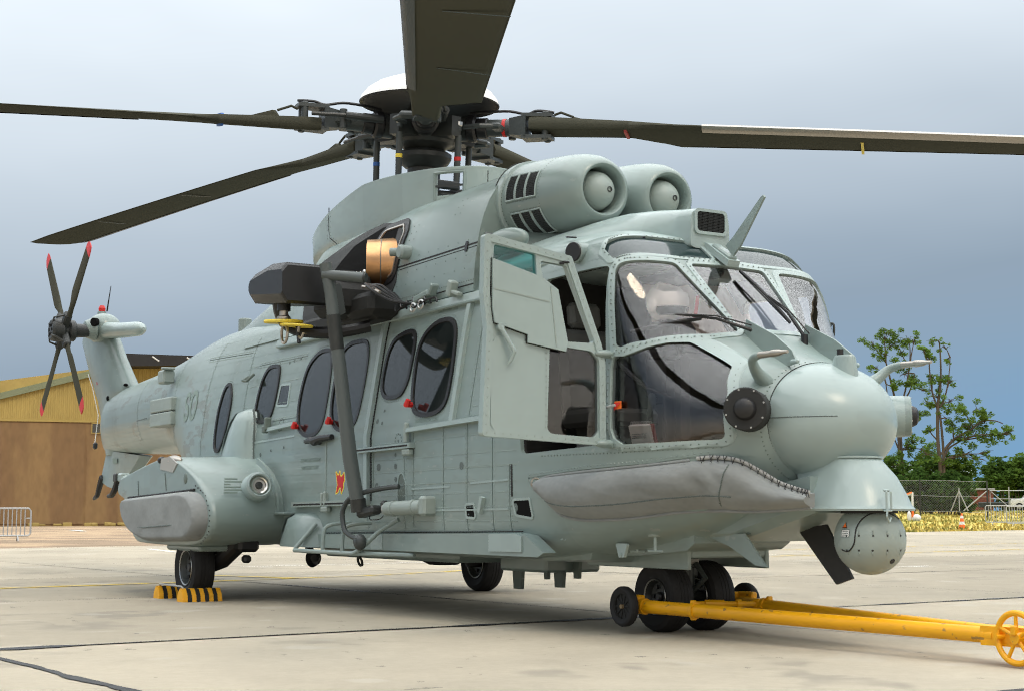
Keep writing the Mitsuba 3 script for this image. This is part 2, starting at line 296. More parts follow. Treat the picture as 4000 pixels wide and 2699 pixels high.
def worn(base):
    def f(p, n, uv):
        a = fbm(p.x*5, p.y*5, 0, 3); return mix(mi.Color3f(*base), mi.Color3f(.29, .27, .225), smoothstep(.45, .62, a)*.75)
    return proc(f)
mat('m_line_yellow', worn((.52, .36, .04)), .8); mat('m_line_white', worn((.62, .61, .57)), .8)
line_mark([(-4.3, -4.5), (-4.94, -.6), (-5.54, 1.96), (-7.25, 5.94), (-9.69, 12.32), (-11.0, 20.8), (-12.3, 30)], .12, 'm_line_yellow', ragged=.03)
line_mark([(-6.6, .45), (-5.3, 1.1)], .12, 'm_line_yellow', z=.008); line_mark([(-21.4, 4.5), (-18.4, 4.1), (-14, 3.2)], .13, 'm_line_white'); line_mark([(-4.32, 10.04), (-4.45, 10.95)], .10, 'm_line_white'); line_mark([(-13.5, 16), (-16.5, 30)], .12, 'm_line_yellow'); line_mark([(-9.5, 2), (-10.8, 14)], .08, 'm_line_white', ragged=.03)
# old worn tarmac between the concrete and the hangar
def tarmac(p, n, uv):
    a = fbm(p.x*.35, p.y*.35, 0, 3); b = fbm(p.x*2.2, p.y*2.2, 0, 3); return mix(mi.Color3f(.30, .22, .145), mi.Color3f(.20, .15, .105), smoothstep(.35, .65, a))*(.75+.5*b)
mat('m_tarmac', proc(tarmac), .9, spec=.15)
put('old_tarmac', extr(Polygon([(E0+d_*-45).tolist(), (E0+d_*16).tolist(), (-86, 38), (-110, -30)]), .03, c0=-.05), 'm_tarmac', smooth=False, label='worn brown tarmac in front of the hangar', kind='structure')
for p, q, w in (((-62, 13.9), (-56.5, 13.0), .3), ((-66, 17.4), (-61, 17.2), .22), ((-52, 14.5), (-50.5, 15.2), .14), ((-59, 18.6), (-58, 19.2), .2)):
    m = line_mark([p, q], w, 'm_line_white', z=.006, name='x'); scene[k2 := key('old_tarmac__painted_line')] = scene.pop(m)
# ------------------------------------------------------------------ the helicopter: hull
HELI = 'military_helicopter'
tag(HELI, 'grey green military transport helicopter parked on the concrete apron with its cockpit door open', 'helicopter')
HULL = np.array([
 (-9.60,1.66,2.30,.10,2.00,1.9,2.0,0), (-9.1,1.63,2.46,.24,2.04,2.2,2.0,0), (-8.0,1.58,2.53,.34,2.05,2.3,2.0,0), (-7.0,1.54,2.58,.42,2.05,2.4,2.0,0),
 (-6.0,1.50,2.64,.51,2.03,2.5,2.1,0), (-5.2,1.40,2.70,.60,1.98,2.7,2.3,0), (-4.5,1.16,2.76,.74,1.85,3.0,2.5,.03), (-3.7,.84,2.79,.90,1.65,3.5,2.9,.08),
 (-2.9,.63,2.77,.98,1.5,4.5,3.6,.12), (-2.0,.50,2.68,1.0,1.4,7,6,.15), (-.8,.47,2.56,1.0,1.4,9,10,.17), (2.5,.46,2.56,1.0,1.4,9,10,.17),
 (3.3,.48,2.60,.985,1.4,7,10,.13), (3.8,.52,2.63,.965,1.4,5.5,9,.07), (3.98,.545,2.62,.955,1.4,4.8,8.5,.05), (4.2,.58,2.47,.942,1.38,4.2,8,.03),
 (4.35,.60,2.32,.925,1.36,3.8,4.2,.01), (4.5,.625,2.17,.90,1.34,3.5,2.8,0), (4.73,.68,1.93,.83,1.32,3.0,2.25,0), (4.9,.75,1.81,.735,1.32,2.7,2.1,0),
 (5.05,.85,1.745,.60,1.32,2.4,2.05,0), (5.18,.965,1.695,.452,1.33,2.1,2.0,0)])
_hull = PchipInterpolator(HULL[:, 0], HULL[:, 1:])
def hull_y(x, z, d=0.0):
    """half width of the hull at station x and height z, its skin moved outwards by d"""
    zb, zt, w, zw, nb, nt, th = np.moveaxis(_hull(np.clip(x, HULL[0, 0], HULL[-1, 0])), -1, 0)
    zb, zt, w = zb-d, zt+d, w+d; up = z > zw
    t = np.clip(np.where(up, (z-zw)/(zt-zw), (zw-z)/(zw-zb)), 0, 1); n = np.where(up, nt, nb)
    return np.where((z < zt) & (z > zb), (w-th*np.maximum(z-zw, 0))*(1-t**n)**(1/n), 0.)
def hull_solid(d=0.0, x0=-9.60, x1=5.18, n=112):
    xs = np.unique(np.r_[np.linspace(x0, x1, max(2, int((x1-x0)/.11))), np.linspace(3.9, x1, int((x1-3.9)/.035)) if x1 > 4.2 else x1]); xs = xs[xs >= x0]
    S = []
    for x in xs:
        zb, zt, w, zw, nb, nt, th = _hull(x); zb, zt, w = zb-d, zt+d, w+d
        q = n//4; a = np.linspace(0, math.pi/2, q+1); a = a+.18*np.sin(4*a)*-.25
        up = np.stack([np.cos(a)**(2/nt), np.sin(a)**(2/nt)], 1); lo = np.stack([np.cos(a)**(2/nb), np.sin(a)**(2/nb)], 1)
        zu = zw+(zt-zw)*up[:, 1]; yu = (w-th*np.maximum(zu-zw, 0))*up[:, 0]
        zl = zw-(zw-zb)*lo[:, 1]; yl = w*lo[:, 0]
        Y = np.r_[yu, -yu[::-1][1:], -yl[1:], yl[::-1][1:-1]]; Z = np.r_[zu, zu[::-1][1:], zl[1:], zl[::-1][1:-1]]
        S.append(np.stack([Y*0+x, Y, Z], 1))
    return mf(skin(S))
_hs = {}
def HS(d, x0=-9.60, x1=5.18):
    k = (round(d, 4), x0, x1)
    if k not in _hs: _hs[k] = hull_solid(d, x0, x1)
    return _hs[k]
def side_cut(poly, side=-1, y0=.25, y1=1.6):
    """prism across the side of the hull; poly in (x, z)"""
    R = np.array([[1, 0, 0], [0, 0, -1], [0, 1, 0]])           # (x, z, depth) -> x, -depth, z
    m = extr(poly, y1-y0, R, c0=y0)
    return mf(m if side < 0 else place(m, np.diag([1, -1, 1.]))) if side < 0 else mf(flipy(m))
def flipy(m):
    m = tm(m).copy(); m.vertices[:, 1] *= -1; m.invert(); return m
def dir_cut(p3, nrm, a=-.3, b=.3, r=.03, grow=0.):
    """prism along nrm through a ring of 3-D points, its corners rounded"""
    p3 = np.asarray(p3, float); R = frame(nrm); c = p3.mean(0); q = (p3-c) @ R
    P = rnd(q[:, :2], r)
    if grow: P = P.buffer(grow, quad_segs=4)
    return mf(extr(P, b-a, R, c, c0=a)), P, R, c
def patch(cut, out, inn, x0, x1):
    """the slice of the hull's skin between two offsets that lies inside cut"""
    return (HS(out, x0, x1)-HS(inn, x0, x1)) ^ cut
def bands(poly, w):
    return poly.buffer(w/2, quad_segs=3).difference(poly.buffer(-w/2, quad_segs=3))
def on_side(x, z, d=0.0, side=-1): return np.stack([np.asarray(x)+0*np.asarray(z), side*(hull_y(np.asarray(x, float), np.asarray(z, float))+d), np.asarray(z)+0*np.asarray(x)], -1)
H = lambda n: f'{HELI}__{n}'
# window outlines, (x, z) on the starboard side
W = [
 [(-2.40,2.07),(-2.53,2.04),(-2.61,1.82),(-2.61,1.58),(-2.56,1.41),(-2.42,1.43),(-2.33,1.66),(-2.31,1.91)],
 [(-1.24,2.15),(-1.45,2.155),(-1.55,2.07),(-1.60,1.925),(-1.615,1.75),(-1.54,1.66),(-1.29,1.655),(-1.21,1.73),(-1.185,1.93),(-1.20,2.11)],
 [(-.09,2.195),(-.29,2.197),(-.475,2.10),(-.54,1.943),(-.55,1.73),(-.48,1.55),(-.296,1.47),(-.07,1.48),(.03,1.56),(.035,1.82),(.01,2.04),(-.03,2.16)],
 [(.59,2.21),(.31,2.21),(.18,2.13),(.15,1.95),(.16,1.72),(.21,1.585),(.36,1.494),(.60,1.483),(.705,1.56),(.735,1.80),(.73,2.06),(.68,2.176)],
 [(1.45,2.205),(1.33,2.205),(1.16,2.17),(1.08,2.08),(1.055,1.91),(1.066,1.78),(1.162,1.711),(1.40,1.716),(1.485,1.81),(1.505,2.0),(1.505,2.15)],
 [(2.02,2.24),(1.84,2.235),(1.68,2.166),(1.60,2.05),(1.605,1.83),(1.638,1.646),(1.71,1.566),(1.85,1.536),(2.06,1.546),(2.175,1.612),(2.19,1.82),(2.165,2.12),(2.11,2.205)]]
LOWWIN = [(4.275,1.765),(4.36,1.757),(4.43,1.775),(4.50,1.805),(4.585,1.832),(4.665,1.835),(4.77,1.768),(4.93,1.668),(5.0,1.50),(5.012,1.222),(4.66,1.212),(4.36,1.21),(4.285,1.25),(4.255,1.31),(4.25,1.49),(4.255,1.69)]
SCRN_S = [(4.214,-.865,2.325),(4.215,-.84,2.36),(4.23,-.80,2.378),(4.273,-.46,2.40),(4.285,-.432,2.388),(4.713,-.275,1.925),(4.72,-.30,1.905),(4.685,-.483,1.887),(4.597,-.67,1.879),(4.477,-.832,1.846),(4.33,-.915,1.806),(4.295,-.92,1.83),(4.25,-.90,2.10)]
SCRN_C = [(4.27,-.31,2.405),(4.262,0,2.42),(4.27,.31,2.405),(4.665,.285,1.965),(4.70,.235,1.938),(4.715,0,1.93),(4.70,-.235,1.938),(4.69,-.26,1.945)]
OVERH = [(4.06,-.845,2.47),(4.04,-.80,2.545),(4.03,-.50,2.60),(4.04,-.09,2.60),(4.21,-.07,2.46),(4.22,-.35,2.452),(4.175,-.85,2.41)]
DOORWAY = [(4.165,2.36),(3.40,2.37),(3.30,2.30),(3.26,1.9),(3.25,1.3),(3.26,1.185),(4.15,1.215),(4.19,1.30),(4.195,1.80)]
mir = lambda p: [(x, -y, z) for x, y, z in p]
nS, nC, nO = np.array([.62, -.52, .58]), np.array([.75, 0, .66]), np.array([.60, -.10, .80])
cuts, panes = [], []
def pane_part(name, cut, x0, x1, m, label=None, depth=.012):
    """glass sheet following the hull inside cut"""
    s = tm((HS(-depth, x0, x1)) ^ cut); n = s.face_normals; c = s.triangles_center
    # keep the faces that lie on the hull's offset skin
    yy = hull_y(c[:, 0], c[:, 2], -depth); on = (np.abs(np.abs(c[:, 1])-yy) < .012) & (s.area_faces > 1e-9)
    tp = _hull(np.clip(c[:, 0], -9.7, 5.17))[:, 1]-depth; on |= (np.abs(c[:, 2]-tp) < .02) & (n[:, 2] > .3)
    q = trimesh.Trimesh(s.vertices, s.faces[on], process=False); q.remove_unreferenced_vertices()
    return put(H(name), q, m, smooth=40, label=label)
def frame_part(name, big, small, x0, x1, out=.006, inn=-.02, m='m_paint_light', label=None):
    return put(H(name), patch(big-small, out, inn, x0, x1), m, label=label)
shell_cuts = []
glazing = []
for nm, pts, nrm, m, lab in [('windscreen', SCRN_C, nC, 'm_glass', 'front pane of the windscreen'), ('windscreen', SCRN_S, nS, 'm_glass', 'starboard corner pane of the windscreen, wiper parked across it'), ('windscreen', mir(SCRN_S), nS*[1, -1, 1], 'm_glass', 'port corner pane of the windscreen'),
                        ('overhead_window', OVERH, nO, 'm_glass_roof', 'tinted overhead window, starboard'), ('overhead_window', mir(OVERH), nO*[1, -1, 1], 'm_glass_roof', 'tinted overhead window, port')]:
    c, P, R, o = dir_cut(pts, nrm, -.22, .3, r=.018 if nm == 'overhead_window' else .035)
    big = mf(extr(P.buffer(.03 if nm == 'overhead_window' else .042, quad_segs=4), .52, R, o, c0=-.22)); glazing.append((nm, c, big, m, lab)); shell_cuts.append(c)
for sgn in (-1, 1):
    P = rnd(LOWWIN, .03); c = side_cut(P, sgn, .3, 1.2); big = side_cut(P.buffer(.045, quad_segs=4), sgn, .3, 1.2)
    glazing.append(('lower_window', c, big, 'm_glass_smoke', ('starboard' if sgn < 0 else 'port')+' lower nose window below the windscreen')); shell_cuts.append(c)
DW = rnd(DOORWAY, .04); shell_cuts.append(side_cut(DW, -1, .5, 1.3))
PW = rnd([(4.12, 2.30), (3.45, 2.32), (3.36, 1.9), (3.36, 1.45), (4.15, 1.35)], .05); pcut = side_cut(PW, 1, .5, 1.3)
glazing.append(('side_window', pcut, side_cut(PW.buffer(.045), 1, .5, 1.3), 'm_glass', 'port cockpit door window')); shell_cuts.append(pcut)
cockpit = HS(-.03, 3.0, 5.12)
shell = HS(0)-cockpit
for c in shell_cuts: shell = shell-c
# grooves: panel joints sunk into the skin
def groove_cut(line, w=.010, side=-1): return side_cut(LineString(line).buffer(w/2, cap_style=2), side, .3, 1.5)
GROOVES = [[(2.55,.66),(2.55,2.36)], [(3.12,.62),(3.12,1.12)], [(-1.95,.7),(-1.95,2.5)], [(-1.72,2.2),(-.6,2.2)], [(-3.05,.9),(-3.05,2.55)], [(-4.75,1.35),(-4.75,2.6)],
           [(-.62,1.64),(-1.95,1.62)], [(3.35,1.02),(3.95,1.06),(4.6,1.085),(4.95,1.13)], [(.93,.66),(.93,2.3)], [(1.58,.66),(1.58,1.42)], [(2.9,.66),(2.9,1.40)], [(1.72,1.42),(1.72,.68)], [(2.2,.66),(2.2,1.42)], [(2.56,1.46),(3.2,1.48)], [(-1.9,1.15),(-1.9,1.45)], [(1.04,.98),(1.04,1.28)], [(1.04,.98),(1.55,.98)], [(-2.0,2.35),(-3.4,2.40)], [(-6.9,1.7),(-6.9,2.5)]]
gcut = m3.Manifold()
for g in GROOVES: gcut = gcut+groove_cut(g)
gcut = gcut ^ (HS(.02)-HS(-.007))
shell = shell-gcut
put(H('fuselage'), shell, 'm_skin', label='grey green fuselage and tail boom')
liner = HS(-.0302, 3.02, 5.10)-HS(-.05, 3.02, 5.10)
for c in shell_cuts: liner = liner-c
put(H('cockpit_lining'), liner, 'm_black_matte', label='black cockpit lining')
for nm, c, big, m, lab in glazing:
    x0, x1 = (3.2, 4.3) if nm == 'side_window' else (3.9, 5.15)
    k = pane_part(nm, c, x0, x1, m, lab)
    fr = patch(big-c, .007, -.035, x0, x1)
    for c2 in shell_cuts: fr = fr-c2
    put(k+'__frame', fr, 'm_paint_light')
# ------------------------------------------------------------------ cabin windows, cargo door
SP = lambda pts, r=.06: rnd(pts, r)
door_poly = rnd([(-.505,.875),(-.52,1.33),(-.575,1.63),(-.58,1.89),(-.50,2.10),(-.39,2.30),(.905,2.335),(.90,1.5),(.905,.89)], .05)
DOOR = H('cargo_door')
def chaikin(p, k=2):
    p = np.asarray(p, float)
    for _ in range(k): q = np.roll(p, -1, 0); p = np.stack([.78*p+.22*q, .22*p+.78*q], 1).reshape(-1, 2)
    return p
wp = [Polygon(chaikin(w)).buffer(0) for w in W]
dhole = union_all([w.buffer(.03) for w in (wp[2], wp[3])])
put(DOOR, patch(side_cut(door_poly.difference(dhole)), .022, -.004, -1.2, 1.4), 'm_skin', label='sliding cargo door with two tall windows')
def cabin_window(k, holder, base):
    w = wp[k]; x0, x1 = w.bounds[0]-.3, w.bounds[2]+.3
    n = put(holder+'__window' if holder == DOOR else H('cabin_window'), patch(side_cut(w), base+.002, base-.02, x0, x1), 'm_glass_dark')
    ring = w.buffer(.03, quad_segs=4).difference(w.buffer(-.004))
    put((holder if holder == DOOR else n)+'__gasket', patch(side_cut(ring), base+.012, base-.03, x0, x1), 'm_black')
    return n
wk = {k: cabin_window(k, DOOR if k in (2, 3) else H('x'), .018 if k in (2, 3) else .003) for k in range(6)}
labels[wk[0]] = {'label': 'narrow dark window on the curved rear of the cabin'}
# port side windows, seen from elsewhere
for k in (1, 2, 4, 5):
    w = wp[k]; n = put(H('cabin_window'), patch(side_cut(w, 1), .003, -.02, w.bounds[0]-.3, w.bounds[2]+.3), 'm_glass_dark')
def strip(name, pts, w, out, m='m_paint_light', x0=None, x1=None, inn=-.01, label=None):
    """a raised strip along a line of (x, z) points on the side"""
    L = LineString(pts).buffer(w/2, cap_style=2, join_style=1); b = L.bounds
    return put(name, patch(side_cut(L), out, inn, b[0]-.15, b[2]+.15), m, label=label)
FUS = H('fuselage')
strip(FUS+'__rail', [(-1.19,1.555),(-.53,1.585)], .035, .05); strip(FUS+'__rail', [(.80,1.29),(1.75,1.302)], .04, .055); strip(FUS+'__rail', [(1.66,1.418),(2.4,1.443),(3.1,1.462)], .034, .05)
strip(FUS+'__rail', [(-.50,.862),(.99,.875)], .045, .05, 'm_paint_grey')
strip(FUS+'__rail_groove', [(.83,1.291),(1.72,1.302)], .013, .057, 'm_black_matte'); strip(FUS+'__rail_groove', [(-.45,.86),(.95,.872)], .014, .052, 'm_black_matte')
strip(FUS+'__door_jamb', [(.955,.885),(.94,1.5),(.935,2.34)], .06, .035, 'm_paint_light'); strip(FUS+'__door_jamb', [(2.33,1.45),(2.33,2.38)], .055, .03, 'm_paint_light')
strip(FUS+'__door_jamb', [(1.0,.885),(.985,1.5),(.975,2.34)], .018, .004, 'm_black_matte')
strip(DOOR+'__seam', [(.175,.885),(.175,1.40)], .012, .028, 'm_paint_grey'); 
# upper door rail, a gutter along the shoulder
gut = skin([[(x, -.80, 2.335), (x, -.855, 2.335), (x, -.865, 2.355), (x, -.85, 2.41), (x, -.80, 2.43)] for x in (-1.35, .8, 3.28)])
put(FUS+'__gutter', gut, 'm_paint_light')
put(FUS+'__gutter_lip', rbox((-1.3, -.872, 2.335), (3.25, -.862, 2.352), .003), 'm_paint')
# ------------------------------------------------------------------ nose: radome, chin fairing, camera ball, sensors
def rings_x(xs, prm, n=48):
    """sections across x: prm(x) -> (half width, top z, bottom z, centre z, exponent)"""
    S = []
    a = np.arange(n)*2*math.pi/n
    for x in xs:
        w, zt, zb, zc, e = prm(x); c, s = np.cos(a), np.sin(a)
        y = w*np.sign(c)*np.abs(c)**(2/e); z = zc+np.where(s > 0, zt-zc, zc-zb)*np.sign(s)*np.abs(s)**(2/e)
        S.append(np.stack([y*0+x, y, z], 1))
    return skin(S)
def radome_prm(x):
    t = np.clip((x-5.175)/.43, 0, 1); k = (1-t**1.8)**(1/1.8)
    return .452*k+.004, 1.33+.364*k, 1.33-.364*k, 1.33, 2.05
put(H('radome'), rings_x(5.175+.43*np.sin(np.linspace(0, math.pi/2, 26)), radome_prm, 64), 'm_paint_light', smooth=50, label='smooth rounded nose radome')
put(H('radome')+'__seam', rings_x([5.170, 5.178], lambda x: (.458, 1.6985, .9605, 1.33, 2.05), 64), 'm_black_matte')
put(H('radome')+'__pod', skin([np.stack([5.335+.085*k*np.cos(t:=np.arange(20)*math.pi/10)+.02, .055*k*np.sin(t), 0*t+z], 1) for z, k in ((1.58, 1.15), (1.705, .95), (1.725, .8))]), 'm_paint_light')
put(H('radome')+'__pod_knob', cyl((5.32, 0, 1.71), (5.32, 0, 1.765), .02), 'm_black')
ln = [(5.19+.02*k, 1.345) for k in range(18)]
def on_radome(x, z, s=-1):
    w, zt, zb, zc, e = radome_prm(x); h = (zt-zc) if z > zc else (zc-zb); return np.array([x, s*w*max(0, 1-abs((z-zc)/h)**e)**(1/e), z])
put(H('radome')+'__joint', tube([on_radome(x, z) for x, z in ln], .0035, 5), 'm_mark')
# chin fairing carrying the camera ball: U-shaped plan, flared towards its lower rim
def uplan(x0, xc, r, z, n=20, hw=None):
    a = np.linspace(-math.pi/2, math.pi/2, n); hw = r if hw is None else hw
    return np.array([(x0, -hw, z)]+[(xc+r*math.cos(t), r*math.sin(t), z) for t in a]+[(x0, hw, z)])
put(H('chin_fairing'), skin([uplan(5.28, 5.47, .30, .80, hw=.315), uplan(5.27, 5.47, .305, .812, hw=.32), uplan(5.27, 5.465, .288, .835, hw=.30), uplan(5.25, 5.455, .268, .90, hw=.285), uplan(5.20, 5.44, .225, 1.0, hw=.25), uplan(5.15, 5.40, .19, 1.075, hw=.215), uplan(5.1, 5.37, .175, 1.12, hw=.2)]), 'm_paint_light', smooth=45, label='flared chin fairing above the camera ball')
put(H('chin_fairing')+'__flange', skin([uplan(5.12, 5.385, .188, 1.108, hw=.212), uplan(5.12, 5.385, .188, 1.118, hw=.212)]), 'm_paint_light')
put(H('chin_fairing')+'__latch', join(bx(.012, .05, .016, t=(5.77, -.10, .915)), bx(.014, .016, .11, t=(5.785, -.115, .86)), bx(.014, .016, .11, t=(5.79, -.085, .86)), tube([(5.79,-.115,.82),(5.80,-.13,.77),(5.785,-.10,.735),(5.77,-.07,.76)], .006, 6), bx(.03, .05, .012, t=(5.77, -.09, .80))), 'm_paint_light')
BALL = np.array([5.53, 0, .637])
TUR = H('camera_ball')
a = np.linspace(0, math.pi*.80, 30)
put(TUR, lathe([(0, -.206)]+[(.206*math.sin(t), -.206*math.cos(t)) for t in a[1:]]+[(0, .17)], at=BALL, n=56), 'm_paint_grey', smooth=50, label='grey camera ball turret hanging under the nose')
put(TUR+'__neck', cyl(BALL+[0, 0, .15], BALL+[0, 0, .19], .165), 'm_black_matte')
def on_ball(az, el, k=1.0): return BALL+.206*k*np.array([math.cos(az)*math.cos(el), math.sin(az)*math.cos(el), math.sin(el)])
bolts, studs = [], []
for el, a_ in ((.105, (-1.46, -1.08, -.69, -.28, .21, .6, 1.0)), (-.303, (-1.5, -1.10, -.71, -.27, .26, .65, 1.05))):
    for az in a_:
        o = on_ball(az, el); nrm = (o-BALL)/.206; bolts.append(cyl(o-nrm*.004, o+nrm*.0025, .0062, 8))
        studs.append(hullm([on_ball(az+u, el+v*(1 if el > 0 else -1), k) for u, v, k in ((-.035, .03, 1.004), (.035, .03, 1.004), (-.012, .14, 1.006), (.012, .14, 1.006), (0, .05, .97), (0, .10, 1.022))]))
put(TUR+'__bolt', join(bolts), 'm_gunmetal', kind='stuff'); put(TUR+'__stud', join(studs), 'm_paint_grey', kind='stuff')
put(TUR+'__yoke', tube([on_ball(*q, 1.004) for q in ((.5, .60), (.1, .80), (-.169, .858), (-.74, .779), (-1.064, .539), (-1.172, .274), (-1.204, -.026), (-1.278, -.19), (-1.479, -.334), (-1.709, -.281))], .0042, 6, smooth=40), 'm_black_matte')
def onballsheet(az, el, w, h, k=1.006):
    """small label lying on the ball"""
    u = np.linspace(-w/2, w/2, 6)/.206; v = np.linspace(-h/2, h/2, 5)/.206
    return sheet([[on_ball(az+uu/math.cos(el+vv), el+vv, k) for uu in u] for vv in v])
AZL = -1.52
put(TUR+'__warning_label', onballsheet(AZL, .17, .062, .044), 'm_mark'); put(TUR+'__warning_label', onballsheet(AZL, .17, .055, .037, 1.010), 'm_white')
def tri_ball(az, el, s, k): return trimesh.Trimesh(np.array([on_ball(az-s, el-s*.8, k), on_ball(az+s, el-s*.8, k), on_ball(az, el+s, k)]), [[0, 1, 2]], process=False)
put(TUR+'__warning_triangle', tri_ball(AZL-.06, .40, .105, 1.012), 'm_black'); put(TUR+'__warning_triangle', tri_ball(AZL-.06, .403, .078, 1.018), 'm_orange')
put(TUR+'__label_text', join([onballsheet(AZL, .17+e, .042, .004, 1.013) for e in (-.05, 0, .05)]), 'm_mark')
put(TUR+'__port', cyl(on_ball(.047, -.644, .98), on_ball(.047, -.644, 1.015), .017, 16), 'm_black')
# warning receivers: dark disc with a dome on each cheek
for s in (-1, 1):
    ax = np.array([.66, s*.75, 0]); c = np.array([5.20, s*.638, 1.390])
    n = put(H('warning_sensor'), lathe([(0, -.20), (.127, -.20), (.127, .035), (.121, .042), (.07, .042), (0, .042)], ax, c), 'm_black_matte' if s < 0 else 'm_paint', label='round black sensor disc on the '+('starboard' if s < 0 else 'port')+' cheek')
    put(n+'__dome', lathe([(0.068, .04), (.066, .055), (.055, .078), (.035, .09), (0, .094)], ax, c), 'm_black')
    if s > 0: put(n+'__housing', lathe([(0, -.2), (.13, -.2), (.13, .0), (0, .0)], ax, c), 'm_paint_light')
    R = frame(ax); put(n+'__screw', join([cyl(c+R @ [.115*math.cos(t), .115*math.sin(t), .040], c+R @ [.115*math.cos(t), .115*math.sin(t), .046], .006, 8) for t in np.arange(8)*math.pi/4+.3]), 'm_steel', kind='stuff')
# pitot tubes, strakes
for s in (-1, 1):
    n = put(H('pitot_tube'), tube([(5.10, s*.39, 1.56), (5.13, s*.50, 1.63), (5.17, s*.555, 1.685), (5.26, s*.577, 1.704)], [.05, .034, .027, .022], 14, smooth=14), 'm_paint', label='curved pitot tube, '+('starboard' if s < 0 else 'port'))
    put(n+'__tip', tube([(5.255, s*.577, 1.704), (5.36, s*.577, 1.704), (5.37, s*.577, 1.704), (5.43, s*.577, 1.704), (5.46, s*.577, 1.704), (5.50, s*.577, 1.704)], [.021, .019, .023, .02, .012, .010], 12), 'm_strip')
    st = [(4.72, 1.88), (4.755, 1.99), (5.02, 1.865), (5.17, 1.76), (5.215, 1.68), (5.1, 1.66), (4.9, 1.72)]
    R = np.array([[1, 0, 0], [0, 0, -1], [0, 1, 0]])
    n = put(H('nose_strake'), extr(st, .012, R, (0, s*.245+.006, 0)), 'm_paint', label='vertical deflector fin on the '+('starboard' if s < 0 else 'port')+' side of the nose')
    put(n+'__foot', bx(.07, .03, .03, t=(5.19, s*.245, 1.69)), 'm_paint_light')
# chin underside, blade aerial and lower wire cutter
put(H('chin_underside'), skin([np.array([(x, y*w, z) for y, z in ((-1, zt), (-1, zb+.05), (-.85, zb), (.85, zb), (1, zb+.05), (1, zt))]) for x, w, zt, zb in ((4.3, .42, .8, .60), (4.75, .40, .85, .615), (5.05, .36, .95, .70), (5.36, .30, 1.0, .79))]), 'm_paint', smooth=35)
R = np.array([[1, 0, 0], [0, 0, -1], [0, 1, 0]])
put(H('lower_wire_cutter'), extr([(4.93, .68), (5.02, .70), (5.17, .72), (5.385, .405), (5.25, .365)], .02, R, (0, .01, 0)), 'm_black', label='dark blade pointing down and forward under the chin')
n = put(H('belly_fin'), extr([(4.38, .685), (4.78, .66), (4.86, .665), (5.06, .47), (4.96, .475), (4.72, .585), (4.46, .655)], .014, R, (0, -.37, 0)), 'm_paint', label='small swept fin under the starboard nose')
put(n+'__web', extr([(4.42, .66), (4.88, .66), (4.80, .81)], .012, R, (0, -.345, 0)), 'm_paint_dark')
# ------------------------------------------------------------------ flotation bag along the lower nose
bag = [((3.50,1.01),(3.545,.93)),((3.60,1.028),(3.60,.85)),((3.70,1.035),(3.70,.775)),((3.95,1.048),(3.93,.742)),((4.2,1.058),(4.19,.747)),((4.55,1.076),(4.5,.775)),((4.72,1.09),(4.62,.79)),((4.93,1.112),(4.78,.80))]
xb = []
for i, (t, b) in enumerate(bag):
    xb.append((np.array([t[0], -hull_y(t[0], t[1])+.02, t[1]]), np.array([b[0], -hull_y(b[0], b[1])+.02, b[1]])))
xb += [(np.array([5.05, -.60, 1.10]), np.array([4.90, -.56, .80])), (np.array([5.16, -.50, 1.03]), np.array([5.03, -.49, .795])), (np.array([5.28, -.43, .955]), np.array([5.17, -.43, .80])), (np.array([5.40, -.385, .915]), np.array([5.33, -.37, .81])), (np.array([5.45, -.36, .90]), np.array([5.43, -.345, .82]))]
K = np.arange(len(xb)); U = np.linspace(0, len(xb)-1, 70)
TP = PchipInterpolator(K, np.array([t for t, b in xb]))(U); BP = PchipInterpolator(K, np.array([b for t, b in xb]))(U)
dT = np.gradient((TP+BP)/2, axis=0); nb_ = np.stack([dT[:, 1], -dT[:, 0], 0*dT[:, 0]], 1); nb_ /= np.linalg.norm(nb_, axis=1, keepdims=True)
S_ = np.linspace(0, 1, 22); rows, back = [], []
for k, u in enumerate(U):
    th = .14*min(1, (u/.45)**.45 if u > 0 else 0)*(1-.35*max(0, (u-9)/3))
    p = TP[k]+(BP[k]-TP[k])*S_[:, None]+nb_[k]*(th*np.clip(np.sin(math.pi*S_**.92), 0, 1)[:, None]**.62)
    wr = meshkit.fbm(np.stack([p[:, 0]*3.2, p[:, 2]*9+p[:, 0]*1.5, 0*p[:, 0]], 1), 3, seed=4)-.5
    wr2 = meshkit.noise(np.stack([p[:, 0]*22+p[:, 2]*14, p[:, 2]*6, 0*p[:, 0]], 1), seed=9)-.5
    amp = np.clip(np.sin(math.pi*S_), 0, 1)[:, None]
    rows.append(p+nb_[k]*(.032*wr[:, None]+.016*wr2[:, None]*(math.exp(-((u-7.2)/1.0)**2)*2+math.exp(-((u-.8)/1.0)**2)*1.2))*amp); back.append((TP[k]+BP[k])/2-nb_[k]*.03+(S_[::-1, None]-.5)*(TP[k]-BP[k])*-.0)
rows = np.array(rows)
bagm = skin([np.vstack([r, r[::-1]*0+(TP[k]+(BP[k]-TP[k])*S_[::-1, None])-nb_[k]*.02]) for k, r in enumerate(rows)])
BAG = put(H('float_bag'), bagm, 'm_cloth', smooth=55, label='grey fabric flotation bag laced along the lower nose')
edge = TP+nb_*.035+np.array([0, 0, .004]); ku = U > 6.6
put(BAG+'__hem', tube(edge[ku], .012, 8), 'm_fabric_trim'); put(BAG+'__hem', tube((TP+nb_*.02)[~ku], .010, 8), 'm_fabric'); put(BAG+'__hem', tube(BP+nb_*.02, .010, 8), 'm_fabric')
lace = []
